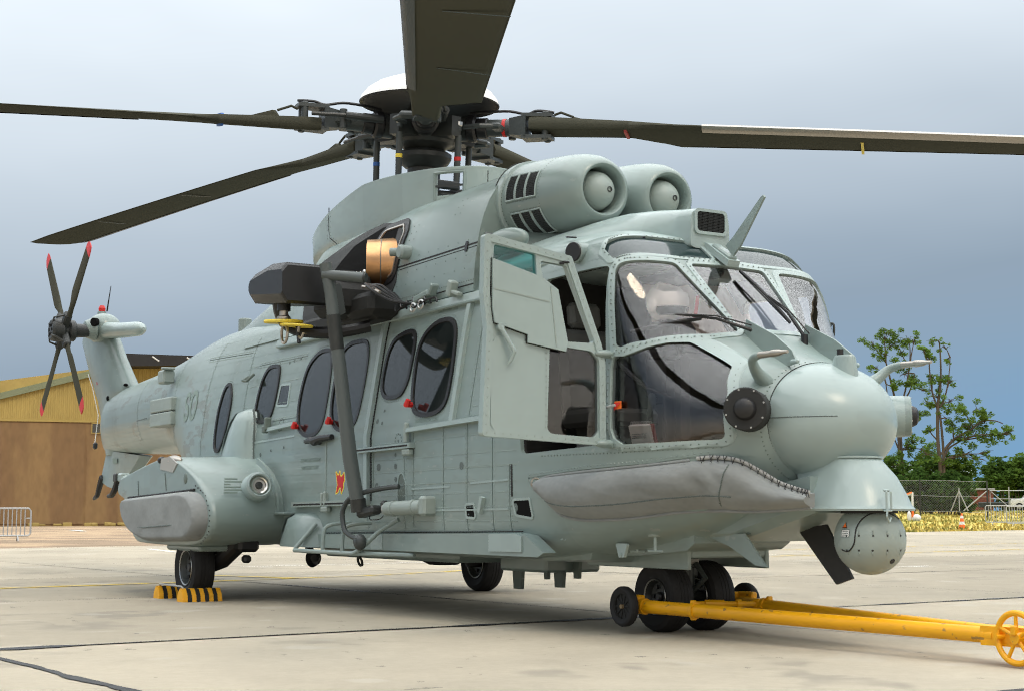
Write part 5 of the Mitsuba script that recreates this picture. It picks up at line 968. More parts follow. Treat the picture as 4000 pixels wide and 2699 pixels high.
put(H('wheel_bay_door'), rbox((3.1, -.34, .425), (4.25, -.31, .60), .005), 'm_paint'); put(H('wheel_bay_door'), rbox((3.1, .31, .425), (4.25, .34, .60), .005), 'm_paint')
put(H('wheel_bay'), rbox((3.1, -.31, .50), (4.25, .31, .60), .01), 'm_paint')
put(H('belly_box'), rbox((1.75, -.25, .345), (2.42, .25, .48), .02), 'm_paint')
for x, z, c in ((1.63, .19, .13), (2.23, .225, .12), (2.47, .30, .07), (2.05, .28, .05)):
    put(H('blade_aerial'), extr([(x-c*.65, .46), (x-c*.42, z), (x+c*.42, z), (x+c*.65, .46)], .03, np.array([[1, 0, 0], [0, 0, -1], [0, 1, 0]]), (0, .015, 0)), 'm_paint_dark', label='blade aerial under the belly')
for p in ((3.95, -.52, .68), (4.28, -.62, .69)):
    n = put(H('belly_sensor'), cyl(np.array(p)+[0, 0, -.05], np.array(p)+[0, 0, .06], .055, 20, ch=.01), 'm_paint_grey'); put(n+'__probe', join(cyl(np.array(p)+[0, 0, -.14], p, .011, 8), tube([np.array(p)+[-.05, -.02, -.14], np.array(p)+[.05, .02, -.14]], .007, 6)), 'm_paint_light')
for p in ((3.62, -.86, .66), (4.05, -.70, .555)):
    put(H('jacking_lug'), join(extr(Polygon([(-.05, .03), (.05, .03), (.02, -.04), (-.02, -.04)]).buffer(.01), .02, np.array([[1, 0, 0], [0, 0, -1], [0, 1, 0]]), np.array(p)), cyl(np.array(p)+[-.005, -.03, -.035], np.array(p)+[-.005, 0, -.035], .014, 10)), 'm_paint_light')
put(H('belly_dome'), lathe([(0, -.12), (.12, -.12), (.20, -.08), (.22, 0), (0, 0)], at=(.75, -.2, .48)), 'm_black'); put(H('belly_light'), join(lathe([(0, -.05), (.06, -.05), (.08, 0)], (.4, -1, 0), (-.25, -.95, .40)), tube([(-.55, -.85, .48), (-.25, -.93, .40)], .035, 8)), 'm_black')
put(H('cargo_hook'), join(tube([(.35, -.75, .47), (.35, -.78, .42)], .012, 6), lathe([(.03, -.008), (.045, -.008), (.045, .008), (.03, .008), (.03, -.008)], (0, 1, .3), (.35, -.78, .385), 20)), 'm_gunmetal')
put(H('belly_keel'), rbox((-.9, -.55, .40), (1.6, .55, .50), .03), 'm_paint')
# fuel blister, vents, footholds on the side
put(H('sill_blister'), skin([np.array([(x0, -.97, z), (x0+.06, y, z), ((x0+x1)/2, y-.02, z), (x1-.10, y, z), (x1, -.97, z)]) for z, y, x0, x1 in ((.50, -1.14, -.58, .12), (.64, -1.13, -.58, .08), (.74, -1.10, -.57, .02), (.785, -1.03, -.54, -.05))]), 'm_paint', smooth=60)
def recess(name, poly, m='m_cavity', rim=.018):
    P = Polygon(poly) if not hasattr(poly, 'geom_type') else poly; b = P.bounds
    n = put(FUS+'__'+name, patch(side_cut(P), .0015, -.012, b[0]-.1, b[2]+.1), m); put(n+'_rim', patch(side_cut(P.buffer(rim).difference(P)), .006, -.01, b[0]-.15, b[2]+.15), 'm_paint_light'); return n
recess('foothold', rnd([(3.20, .78), (3.17, .87), (3.36, .875), (3.385, .76)], .012)); recess('foothold', rnd([(2.55, .765), (2.54, .84), (2.645, .845), (2.66, .76)], .01)); recess('hatch', rnd([(-1.12, 1.785), (-1.10, 1.96), (-.90, 1.955), (-.88, 1.775)], .01), 'm_glass_dark', .02)
recess('fuel_port', Polygon(chaikin([(1.47, .86), (1.465, 1.0), (1.50, 1.09), (1.55, 1.09), (1.60, 1.02), (1.61, .88), (1.58, .845)])), 'm_paint_dark', .008)
for x, z, r in ((1.13, 1.15, .03), (1.425, 1.15, .022), (2.47, 1.127, .028), (3.19, .825, .03), (1.06, 1.52, .02), (1.15, 1.50, .014), (1.16, 1.60, .012), (1.10, 1.0, .028), (-1.1, 1.36, .012), (-.8, 1.38, .012), (-1.35, 1.33, .018), (1.43, 1.05, .02), (-.75, 2.19, .014), (-.9, 2.18, .014), (-1.0, 2.17, .012), (2.3, 1.55, .02)):
    put(FUS+'__port', patch(side_cut(Point(x, z).buffer(r, quad_segs=5)), .003, -.01, x-.1, x+.1), 'm_mark')
strip(FUS+'__foot_lever', [(2.75, .79), (2.79, .90)], .035, .03); strip(FUS+'__rail', [(1.05, .80), (3.1, .815)], .012, .006, 'm_paint_light'); strip(FUS+'__rail', [(1.7, .97), (2.3, .98)], .014, .005, 'm_paint_light'); strip(FUS+'__rail', [(2.6, 1.0), (3.1, 1.015)], .014, .005, 'm_paint_light'); strip(FUS+'__rail', [(-1.9, 1.44), (-.55, 1.475)], .018, .005, 'm_paint_light')
put(FUS+'__rail_end', join(bx(.05, .06, .12, t=(-1.17, -1.01, 1.61)), bx(.06, .05, .07, t=(-1.2, -1.02, 1.56))), 'm_paint_dark'); put(FUS+'__rail_end', join(bx(.04, .04, .16, t=(1.66, -1.03, 1.40)), bx(.12, .05, .05, t=(1.68, -1.03, 1.25))), 'm_paint_grey')
put(FUS+'__hand_hold', join(tube([(-1.86, -.93, 2.10), (-1.84, -1.0, 2.06), (-1.74, -1.0, 2.05), (-1.72, -.93, 2.12)], .014, 7)), 'm_paint_dark')
put(FUS+'__bonding_strip', patch(side_cut(rnd([(3.14, .9), (3.16, .9), (3.155, 1.12), (3.135, 1.12)], .003)), .004, -.01, 2.9, 3.4), 'm_black_matte')
# door furniture
put(DOOR+'__handle', join(tube([(-.20, -1.05, 1.405), (-.08, -1.055, 1.415), (.02, -1.06, 1.40)], [.02, .03, .035], 10), tube([(.0, -1.06, 1.40), (.14, -1.06, 1.42), (.34, -1.05, 1.425)], [.04, .032, .024], 10), cyl((.05, -1.0, 1.40), (.05, -1.09, 1.40), .03, 12)), 'm_black', label='black door handle')
for h, x, z in ((DOOR, -.49, 1.55), (DOOR, .235, 1.555), (FUS, 1.68, 1.615)):
    put(h+'__release_tab', join(tube([(x, -1.0, z), (x+.02, -1.05, z), (x+.04, -1.045, z+.035)], [.022, .028, .02], 8)), 'm_red')
put(DOOR+'__foot_bolt', join(bx(.04, .05, .12, t=(.14, -1.03, .90)), bx(.04, .05, .12, t=(.20, -1.03, .91)), bx(.12, .05, .05, t=(.19, -1.03, .82))), 'm_paint_grey')
def emblem():
    b = [(-.075,-.085),(-.045,-.02),(-.055,.02),(-.075,.085),(-.045,.06),(-.02,.062),(-.005,.09),(0,.055),(.04,.05),(.075,.075),(.085,.02),(.06,-.01),(.065,-.04),(.03,-.085),(.02,-.04),(-.01,-.04),(-.04,-.075)]
    return Polygon(b)
e = affinity.translate(emblem().buffer(0), .455, 1.04); put(DOOR+'__emblem_edge', patch(side_cut(e.buffer(.012)), .0235, .015, .2, .7), 'm_lampyellow'); put(DOOR+'__emblem', patch(side_cut(e), .0245, .015, .2, .7), 'm_red', label='small red animal emblem with a yellow outline')
def side_text(name, txt, h_, x, z, d=.0245, m='m_markfaint', bold=False, holder=None):
    t = meshkit.text_mesh(txt, h_, .001, bold); v = np.asarray(t.vertices); X, Z = x+v[:, 0], z+v[:, 1]
    put((holder or FUS)+'__'+name, trimesh.Trimesh(np.stack([X, -hull_y(X, Z)-d-v[:, 2], Z], 1), t.faces, process=False), m, smooth=False)
side_text('marking', 'SORTIE DE SECOURS', .030, -.36, 1.23, holder=DOOR); side_text('marking', 'EMERGENCY EXIT', .030, -.34, 1.165, holder=DOOR); side_text('marking', 'SORTIE DE SECOURS', .026, 1.72, 1.475, .002); side_text('marking', 'EMERGENCY EXIT', .026, 1.80, 2.315, .002)
side_text('code_letters', 'SO', .30, -3.95, 1.78, .004, bold=True); side_text('marking', '+', .05, 1.40, 1.22, .002, 'm_mark')
for i in range(2): put(FUS+'__dial_mark', patch(side_cut(union_all([Point((1.47, -.95)[i]+.055*math.cos(a), (1.345, 1.59)[i]+.055*math.sin(a)).buffer(.008) for a in np.arange(12)*math.pi/6]+[Point((1.47, -.95)[i], (1.345, 1.59)[i]).buffer(.012)])), .002, -.01, -1.2, 1.7), 'm_mark', kind='stuff')
# ------------------------------------------------------------------ rescue hoist and support pole above the cargo door, steps below it
HO = H('rescue_hoist')
hx = lambda x: x
put(HO, skin([np.array([(x+q*.0, y, z) for y, z in ((-1.80, zb+.07), (-1.80, zt-.06), (-1.75, zt), (-1.40, zt), (-1.34, zt-.05), (-1.34, zb+.05), (-1.40, zb), (-1.75, zb))]) for x, zt, zb, q in ((.30, 2.71, 2.54, 0), (.33, 2.745, 2.50, 0), (.70, 2.78, 2.46, 0), (.98, 2.755, 2.43, 0), (1.01, 2.73, 2.45, 0))]), 'm_black', smooth=35, label='black covered rescue hoist over the cargo door')
put(HO+'__bracket', extr([(-1.42, 2.42), (-1.42, 2.62), (-1.30, 2.60), (-1.26, 2.38), (-1.33, 2.34)], .02, np.array([[0, 0, 1], [1, 0, 0], [0, 1, 0]]), (1.015, 0, 0)), 'm_hubgrey'); 
put(HO+'__boom', join(tube([(.75, -1.40, 2.60), (.75, -.8, 2.56)], .09, 12), bx(.50, .42, .26, .06, t=(.62, -1.06, 2.53)), bx(.30, .3, .22, .05, t=(.66, -1.04, 2.66)), bx(1.5, .22, .14, .03, t=(.35, -.92, 2.41)), bx(.5, .3, .2, .05, t=(.95, -.98, 2.46))), 'm_black_matte')
put(HO+'__fairlead', join(tube([(.62, -1.66, 2.54), (.60, -1.62, 2.36), (.66, -1.5, 2.26), (.80, -1.3, 2.24), (.95, -1.0, 2.30)], [.055, .055, .05, .05, .05], 10, smooth=14), cyl((.72, -1.66, 2.56), (.72, -1.66, 2.40), .055, 14)), 'm_black')
put(HO+'__cable_end', join(cyl((.72, -1.66, 2.40), (.72, -1.66, 2.36), .035, 14), cyl((.72, -1.66, 2.36), (.72, -1.66, 2.325), .055, 14, ch=.008), cyl((.72, -1.66, 2.31), (.72, -1.66, 2.37), .022, 10)), 'm_strip')
put(HO+'__yellow_disc', lathe([(.05, -.008), (.155, -.012), (.16, 0), (.155, .012), (.05, .01)], (.06, -.04, 1), (.72, -1.66, 2.315), 32), 'm_lampyellow'); put(HO+'__yellow_disc', lathe([(.03, -.008), (.13, -.01), (.135, 0), (.13, .01), (.03, .01)], (.08, .03, 1), (.84, -1.60, 2.275), 32), 'm_lampyellow')
put(HO+'__hook', join(tube([(.74+.06*math.cos(a), -1.66, 2.215+.075*math.sin(a)) for a in np.linspace(1.2, 7.2, 20)], .012, 7), tube([(.90, -1.60, 2.27), (.88, -1.60, 2.20), (.93, -1.6, 2.165), (.98, -1.6, 2.20)], .011, 7, smooth=12)), 'm_strip'); put(HO+'__hook_latch', join(tube([(.86, -1.6, 2.27), (.90, -1.6, 2.13)], .016, 7), tube([(.94, -1.58, 2.20), (1.0, -1.58, 2.18)], .010, 6)), 'm_black')
put(HO+'__hose', join(*[tube([(1.02+.02*i, -1.02-.03*i, 2.62), (1.2+.02*i, -1.04-.03*i, 2.60-.02*i), (1.36+.03*i, -1.0-.02*i, 2.50-.02*i), (1.42+.03*i, -.92, 2.42)], .011, 6, smooth=14) for i in range(4)]), 'm_black', kind='stuff'); put(HO+'__hose_clip', join(*[tube([(1.05+.12*i, -1.12, 2.60-.03*i), (1.12+.12*i, -1.12, 2.585-.035*i)], .013, 6) for i in range(3)]), 'm_strip', kind='stuff')
put(HO+'__fitting', join(*[ell((1.02+.07*i, -1.16, 2.70-.01*(i % 2)), (.018, .012, .022), 2) for i in range(3)]), 'm_bright', kind='stuff')
put(HO+'__cable', join(*[tube([(1.2+.1*i, -.90, 2.44+.01*i), (1.28+.1*i, -.93, 2.38+.02*(i % 3)), (1.36+.1*i, -.90, 2.43), (1.42+.1*i, -.91, 2.39)], .008, 5, smooth=10) for i in range(6)]), 'm_black', kind='stuff')
put(HO+'__ring', join(*[lathe([(.03, -.006), (.042, 0), (.03, .006), (.024, 0), (.03, -.006)], (.2, -1, .1), (x, -.925, z), 20) for x, z in ((1.55, 2.385), (1.68, 2.395))]), 'm_steel', kind='stuff')
put(HO+'__lug', join(bx(.07, .07, .12, .01, R=ry(.4), t=(2.1, -.88, 2.47)), bx(.14, .05, .03, .008, R=ry(.3), t=(2.16, -.88, 2.43))), 'm_paint_grey'); put(HO+'__lug', join(bx(.24, .09, .05, .01, R=ry(-.15), t=(1.66, -.88, 2.46)), bx(.10, .07, .04, .01, R=ry(-.9), t=(1.80, -.88, 2.50))), 'm_paint')
PO = H('support_pole')
put(PO, tube([(1.20, -1.52, 2.735), (1.20, -1.47, 2.5), (1.21, -1.43, 2.2), (1.22, -1.39, 1.9), (1.235, -1.30, 1.2), (1.24, -1.235, .87)], [.047, .048, .051, .054, .058, .055], 20), 'm_polegrey', label='grey support pole standing in front of the cargo door')
put(PO+'__sleeve', tube([(1.206, -1.447, 2.33), (1.214, -1.412, 2.06)], .0555, 20), 'm_gunmetal')
put(PO+'__cross_arm', tube([(1.19, -1.53, 2.645), (1.45, -1.30, 2.605)], .040, 16), 'm_polegrey'); put(PO+'__arm_end', cyl((1.445, -1.304, 2.606), (1.462, -1.289, 2.604), .036, 18), 'm_gunmetal')
put(PO+'__foot', join(bx(.28, .10, .07, .02, R=ry(-.12), t=(1.33, -1.18, .80)), tube([(1.24, -1.235, .90), (1.24, -1.22, .80)], .062, 14), bx(.05, .07, .09, .02, t=(1.50, -1.13, .84))), 'm_gunmetal')
put(PO+'__stop', join(cyl((1.52, -1.12, .82), (1.98, -1.05, .835), .055, 20, ch=.008), cyl((1.60, -1.108, .822), (1.63, -1.103, .823), .06, 20), cyl((1.86, -1.068, .832), (1.89, -1.063, .833), .06, 20), bx(.10, .16, .15, .02, t=(2.03, -1.02, .84))), 'm_paint_grey', label='grey cylinder fixed low on the cabin side'); put(PO+'__stop_cap', cyl((1.516, -1.121, .82), (1.505, -1.123, .8195), .046, 18), 'm_fabric_trim')
ST = H('boarding_step')
put(ST, join(tube([(.05, -1.05, .70), (.0, -1.22, .49), (.06, -1.25, .477), (1.20, -1.25, .475), (1.28, -1.24, .50), (1.42, -1.12, .66), (1.56, -1.04, .74)], .018, 9), tube([(1.2, -1.25, .475), (1.75, -1.0, .47)], .018, 9)), 'm_paint', label='tubular boarding step under the cargo door')
for x in (.63, 1.0): put(ST+'__rung', tube([(x, -1.25, .475), (x-.01, -1.23, .66), (x+.02, -1.16, .70), (x+.05, -1.02, .71)], .017, 8, smooth=16), 'm_paint')
put(ST+'__brace', tube([(1.30, -1.24, .58), (1.10, -1.28, .66), (1.06, -1.28, .78), (1.14, -1.26, .90), (1.36, -1.16, .965), (1.58, -1.05, .99)], .020, 9, smooth=26), 'm_hubgrey'); put(ST+'__knuckle', join(ell((1.31, -1.245, .565), (.055, .05, .065), 2), cyl((1.31, -1.29, .57), (1.31, -1.2, .57), .03, 12)), 'm_hubgrey')
put(ST+'__wire', tube([(1.30, -1.15, .80), (1.36, -1.18, .735), (1.46, -1.16, .74), (1.50, -1.14, .77)], .004, 5, smooth=14), 'm_black')
# ------------------------------------------------------------------ things round the aircraft
# tow bar coupled to the nose wheels
TB = tag('tow_bar', 'bright yellow tow bar coupled to the nose wheels, its ring end at the right edge', 'tow bar')
put(TB+'__beam', join(cyl((3.84, -.40, .178), (6.48, -.05, .150), .043, 22), *[cyl((3.84, -.40, .178)+np.array(o)*u, (3.84, -.40, .178)+np.array(o)*(u+.03), .053, 22) for o, u in (((.99, .13, -.01), 0.0), ((.99, .13, -.01), .46))]), 'm_yellow', label='near beam of the tow bar')
put(TB+'__beam', join(cyl((4.18, .36, .175), (6.48, .05, .150), .043, 22), cyl((4.16, .363, .175), (4.20, .358, .175), .053, 22)), 'm_yellow', label='far beam of the tow bar')
put(TB+'__knuckle', join(cyl((3.84, .42, .178), (4.10, .372, .176), .043, 20), bx(.07, .10, .09, .01, t=(4.13, .366, .176)), cyl((4.13, .33, .176), (4.13, .40, .176), .03, 12)), 'm_yellow')
put(TB+'__axle_arm', join(bx(.09, .10, .12, .01, t=(3.79, -.42, .19)), cyl((3.78, -.52, .185), (3.78, -.38, .185), .035, 14)), 'm_yellow'); put(TB+'__axle_arm', join(bx(.09, .10, .12, .01, t=(3.79, .44, .19)), cyl((3.78, .38, .185), (3.78, .54, .185), .035, 14), bx(.16, .05, .05, .01, t=(3.90, .44, .23))), 'm_yellow')
put(TB+'__strut', join(tube([(4.13, .34, .185), (3.98, -.02, .19), (3.90, -.30, .19)], .018, 9), cyl((4.04, .12, .188), (3.99, 0, .19), .026, 12), cyl((4.085, .23, .187), (4.075, .20, .187), .03, 12)), 'm_yellow')
for s in (-1, 1):
    c = np.array([3.79, s*.515, .178])
    n = put(TB+'__wheel', lathe([(.088, -.022), (.112, -.032), (.125, -.027), (.131, -.016), (.132, 0), (.131, .016), (.125, .027), (.112, .032), (.088, .022)], (0, 1, 0), c, 48), 'm_rubber', smooth=35, label='small '+('near' if s < 0 else 'far')+' wheel of the tow bar')
    R = frame((0, 1, 0)); sp = [lathe([(.082, -.018), (.090, -.02), (.090, .02), (.082, .018), (.082, -.018)], (0, 1, 0), c, 40), lathe([(0, -.006), (.085, -.005), (.085, .005), (0, .006)], (0, 1, 0), c, 40)]
    for a in np.arange(10)*math.pi/5: sp.append(place(bx(.07, .026, .010, .002, t=(.05, 0, 0)), ry(a), c))
    put(n+'__spoked_rim', join(sp), 'm_black_matte'); put(n+'__axle_nut', cyl(c-[0, .028, 0], c+[0, .028, 0], .014, 12), 'm_tan')
put(TB+'__head', join(extr(Polygon([(6.42, -.10), (6.42, .10), (6.62, .06), (6.86, .05), (6.86, -.05), (6.62, -.06)]), .10, c0=.10), cyl((6.40, -.06, .15), (6.43, -.055, .15), .047, 20), cyl((6.55, 0, .15), (6.55, -.13, .15), .012, 10)), 'm_yellow', label='coupling head of the tow bar')
ra = np.linspace(0, 2*math.pi, 40)
put(TB+'__ring', tube([(6.66+.128*math.cos(a), -.10, .150+.128*math.sin(a)) for a in ra], .016, 10, caps=False), 'm_yellow', label='handwheel ring on the coupling head'); put(TB+'__ring_spoke', join([cyl((6.66, -.10, .15), (6.66+.12*math.cos(a), -.10, .150+.12*math.sin(a)), .010, 8) for a in (.5, 1.6, 2.7, 4.2, 5.4)]+[cyl((6.66, -.12, .15), (6.66, -.06, .15), .03, 12), bx(.03, .03, .05, .005, t=(6.66, -.12, .19))]), 'm_yellow')
put(TB+'__lug', bx(.04, .03, .05, .006, t=(4.30, -.34, .212)), 'm_yellow'); put(TB+'__lug', bx(.04, .03, .04, .006, t=(4.30, -.34, .132)), 'm_yellow'); put(TB+'__lug', bx(.03, .04, .05, .006, t=(4.22, .36, .215)), 'm_yellow')
# wheel chocks either side of the starboard main wheel
for i, (cx, lab) in enumerate(((-1.90, 'black and yellow wheel chock behind the starboard main wheel'), (-1.245, 'black and yellow striped wheel chock in front of the starboard main wheel'))):
    n = put('wheel_chock', hullm([(cx-.085, y, 0) for y in (-1.78, -1.42)]+[(cx+.085, y, 0) for y in (-1.78, -1.42)]+[(cx+o, y, .115) for y in (-1.78, -1.42) for o in (-.02, .02)]+[(cx+o, y, .06) for y in (-1.78, -1.42) for o in (-.07, .07)]), 'm_black_matte', label=lab, category='wheel chock', group='chocks at the main wheel')
    for y in np.linspace(-1.76, -1.44, 5):
        put(n+'__stripe', hullm([(cx-.088, y+o, 0.001) for o in (-.02, .02)]+[(cx+.088, y+o, 0.001) for o in (-.02, .02)]+[(cx+q, y+o, .118) for o in (-.02, .02) for q in (-.022, .022)]+[(cx+q, y+o, .061) for o in (-.02, .02) for q in (-.073, .073)]), 'm_chock_yellow')
    put(n+'__end', hullm([(cx-.084, y, 0.001) for y in (-1.785, -1.775)]+[(cx+.084, y, .001) for y in (-1.785, -1.775)]+[(cx+q, y, .114) for y in (-1.785, -1.775) for q in (-.02, .02)]+[(cx+q, y, .06) for y in (-1.785, -1.775) for q in (-.07, .07)]), 'm_chock_yellow')
put('wheel_chock__carry_bar', tube([(-1.90, -1.74, .10), (-1.88, -1.76, .135), (-1.3, -1.76, .135), (-1.26, -1.74, .10)], .008, 7, smooth=20), 'm_galv')
# things inside the cockpit
hc = np.array([4.09, -.36, 2.17])
HM = put('flight_helmet', mf(ell(hc, (.155, .135, .14), 4))-mf(ell(hc+[.05, 0, .12], (.10, .10, .07), 3))-mf(rbox(hc+[.02, -.12, .05], hc+[.2, .12, .2], .02)), 'm_helmet', smooth=45, label='white flight helmet lying behind the windscreen', category='helmet')
put(HM+'__visor', mf(ell(hc+[.006, 0, 0], (.158, .138, .143), 4)) ^ mf(rbox(hc+[.03, -.2, -.10], hc+[.3, .2, -.045], .01)), 'm_black'); put(HM+'__earcup', ell(hc+[0, -.125, -.03], (.05, .03, .055), 2), 'm_helmet')
put('streamer', skin([np.array([(4.26+q*.02, -.27, z), (4.285+q*.02, -.26, z+.006), (4.285+q*.02, -.256, z+.006), (4.26+q*.02, -.266, z)]) for q, z in ((-1, 2.03), (0, 2.11), (1, 2.19))]), 'm_red', label='red warning streamer hanging beside the white helmet', category='streamer')
put(H('coaming'), rbox((3.97, -.49, 1.50), (4.25, -.21, 2.035), .05), 'm_black_matte')
NB = np.array([4.42, -.845, 1.225])
BI = put('binder', bx(.16, .012, .13, .003, R=rz(.35) @ rx(.35), t=NB+[0, .05, .05]), 'm_red_dull', label='ring bound handbook standing inside the lower nose window', category='book')
put(BI+'__pages', bx(.15, .03, .12, .004, R=rz(.35) @ rx(.35), t=NB+[-.005, .025, .05]), 'm_paper'); put(BI+'__ring', join([place(lathe([(.012, -.002), (.016, 0), (.012, .002), (.010, 0), (.012, -.002)], (1, 0, 0), n=14), rz(.35), NB+rz(.35) @ np.array([x, .03, .115])) for x in np.linspace(-.07, .07, 13)]), 'm_galv', kind='stuff')
put(BI+'__print', join([bx(.11, .001, .004, .0005, R=rz(.35) @ rx(.35), t=NB+[-.003, .0085+.0*i, .085-.012*i]+np.array([0, .0045*(-i+3), 0])*0) for i in range(6)]), 'm_mark', kind='stuff')
put('safety_pin_flag', bx(.07, .004, .05, .001, t=(4.33, -.935, 1.455)), 'm_orange', label='orange and red flag tied at the door hinge', category='flag'); put('safety_pin_flag__tip', hullm([(4.30, -.94, 1.46), (4.37, -.943, 1.47), (4.30, -.946, 1.42), (4.30, -.944, 1.47)]), 'm_red'); put('safety_pin_flag__pin', tube([(4.22, -.965, 1.44), (4.32, -.95, 1.455)], .009, 7), 'm_galv')
# ------------------------------------------------------------------ crowd barriers
def barrier(c, ang, L, h_, lab, n_bars, grp='metal crowd barriers'):
    R = rz(ang); t = np.array(c, float); B = tag(key('crowd_barrier'), lab, 'crowd barrier', grp); w = lambda m: place(m, R, t)
    q = [(0, 0, .22), (0, 0, h_-.08), (.06, 0, h_), (L-.06, 0, h_), (L, 0, h_-.08), (L, 0, .22), (L-.06, 0, .16), (.06, 0, .16)]
    put(B+'__frame', w(tube(q+q[:1], .026, 8, caps=False)), 'm_galv')
    for x in np.linspace(.16, L-.16, n_bars): put(B+'__bar', w(cyl((x, 0, .16), (x, 0, h_), .015, 8)), 'm_galv')
    put(B+'__rail', w(tube([(.0, 0, h_-.28), (.12, 0, h_-.28)], .02, 6)), 'm_galv')
    for x in (.35, L-.35): put(B+'__foot', w(join(tube([(x, 0, .17), (x-.03, -.30, 0.01)], .018, 7), tube([(x, 0, .17), (x+.03, .30, 0.01)], .018, 7))), 'm_galv')
vdir = lambda c: math.atan2(c[1]-CAM[1], c[0]-CAM[0])
cl = (-32.5, 4.66, 0); barrier((*cl[:2], -.0), vdir(cl)+math.pi/2+.18, 2.3, .93, 'grey crowd barrier cut off by the left edge, before the hangar', 18)
cr_ = (-42.8, 57.1, .12); barrier(cr_, vdir(cr_)-math.pi/2-.1, 2.3, 1.03, 'nearer grey crowd barrier on the grass at the right edge', 16); cr_ = (-44.0, 56.9, .17); barrier(cr_, vdir(cr_)-math.pi/2+.12, 2.3, 1.03, 'grey crowd barrier standing just behind another at the right edge', 16)
# traffic cone
c = np.array([-39.7, 50.4, .02])
CO = put('traffic_cone', lathe([(0, 0), (.045, .74), (.05, .74), (.17, .06), (0, .06)][::1] if False else [(0, .05), (.165, .05), (.035, .78), (.02, .79), (0, .79)], at=c, n=24), 'm_orange', label='orange traffic cone with white bands at the edge of the grass', category='traffic cone')
put(CO+'__base', bx(.44, .44, .05, .01, t=c+[0, 0, .025]), 'm_orange')
for z0, z1 in ((.24, .38), (.54, .66)): put(CO+'__band', lathe([(.168-.178*(z0-.05)+.004, z0), (.168-.178*(z1-.05)+.004, z1)], at=c, n=24), 'm_white')
# striped road barrier and post, half hidden by the nose
c = np.array([-50.46, 58.26, .43]); n = put('striped_barrier', bx(.10, .10, 1.55, .01, t=c+[0, 0, .78]), 'm_white', label='white and orange barrier post with a sloping plank, on the grass behind the nose', category='barrier')
put(n+'__band', bx(.11, .11, .42, .01, t=c+[0, 0, .35]), 'm_orange'); v = vdir(c); rt = np.array([math.sin(v), -math.cos(v), 0])
put(n+'__plank', tube([c+[0, 0, 1.52], c-rt*.8+[0, 0, 1.18]], .08, 6), 'm_white'); put(n+'__plank_band', tube([c+[0, 0, 1.53], c-rt*.42+[0, 0, 1.36]], .085, 6), 'm_orange'); put(n+'__bag', join(ell(c+rt*.2+[0, 0, .1], (.3, .2, .22), 2), ell(c-rt*.2+[0, 0, .2], (.12, .12, .3), 2)), 'm_white')
c = np.array([-37.53, 40.05, 0]); n = put('striped_post', tube([c, c+np.array([.27, .29, 0])*1.+[0, 0, .88]], .09, 8), 'm_white', label='leaning white and orange striped post seen beside the camera ball', category='post')
for q in (.15, .62): put(n+'__band', tube([c+np.array([.27, .29, .88])*q, c+np.array([.27, .29, .88])*(q+.2)], .095, 8), 'm_orange')
put(n+'__foot', bx(.5, .5, .08, .02, t=c+[0, 0, .04]), 'm_white')
# ------------------------------------------------------------------ hangar on the left
mat('m_hangar_brown', proc(lambda p, n, uv: mix(mi.Color3f(.27, .165, .070), mi.Color3f(.215, .125, .055), smoothstep(.4, .62, fbm(p.y*.9, p.z*.22, 1, 3)))*(.86+.28*fbm(p.y*5, p.z*2, 0, 3))), .7)
mat('m_hangar_yellow', proc(lambda p, n, uv: mi.Color3f(.40, .29, .085)*(.85+.3*fbm(p.y*.8, p.z*.8, 0, 3))), .6); mat('m_fascia', (.20, .22, .13), .6)
HA = tag('hangar', 'brown and yellow aircraft hangar with a low gable, behind the tail', 'hangar')
h0 = np.array([-88.29, 16.64, 0]); hd = np.array([.247, .969, 0]); hd /= np.linalg.norm(hd); hn = np.array([hd[1], -hd[0], 0])   # along the wall, and towards the camera
HR = np.stack([hd, [0, 0, 1], hn], 1); hw = lambda m: place(m, HR, h0)
def hq(poly, d, c0): m = hw(extr(poly, d, c0=c0)); m.invert() if m.volume < 0 else None; return m
roof = lambda u: 8.22+.285*(u+.05) if u < 8.4 else 10.63-.12*(u-8.4)
put(HA+'__wall', hq([(-16, 0), (26, 0), (26, 6.75), (-16, 6.75)], .3, -.3), 'm_hangar_brown')
for u in (-10.9, -5.4, 5.1, 10.6, 16.1): put(HA+'__door_leaf', hq([(u-5.42, .12), (u-.06, .12), (u-.06, 6.6 if u != 10.6 else 5.75), (u-5.42, 6.6 if u != 10.6 else 5.75)], .05, .0), 'm_hangar_brown')
rib = []
us = np.arange(-16, 26, .26); P_ = []
for u in us: P_ += [(u, 0), (u+.10, 0), (u+.13, .035), (u+.23, .035)]
P_ = np.array(P_); top = np.array([roof(u)-.02 for u in P_[:, 0]])
put(HA+'__gable_panel', hw(sheet(np.stack([np.stack([P_[:, 0], 0*top+6.78, P_[:, 1]+.05], 1), np.stack([P_[:, 0], top, P_[:, 1]+.05], 1)], 0))), 'm_hangar_yellow', smooth=False)
put(HA+'__gable_back', hq([(-16, 6.75), (26, 6.75), (26, roof(26)), (8.4, roof(8.4)), (-16, roof(-16))], .2, -.25), 'm_hangar_yellow')
put(HA+'__sill', hq([(-16, 6.66), (26, 6.66), (26, 6.80), (-16, 6.80)], .12, .0), 'm_hangar_yellow')
put(HA+'__fascia', hq([(-16, roof(-16)-.12), (8.4, roof(8.4)-.12), (8.4, roof(8.4)+.18), (-16, roof(-16)+.18)], .3, .0), 'm_fascia')
put(HA+'__roof', hq([(-16, roof(-16)+.16), (8.4, roof(8.4)+.16), (26, roof(26)+.16), (26, roof(26)+.3), (8.4, roof(8.4)+.3), (-16, roof(-16)+.3)], 40, -39.8), 'm_fascia')
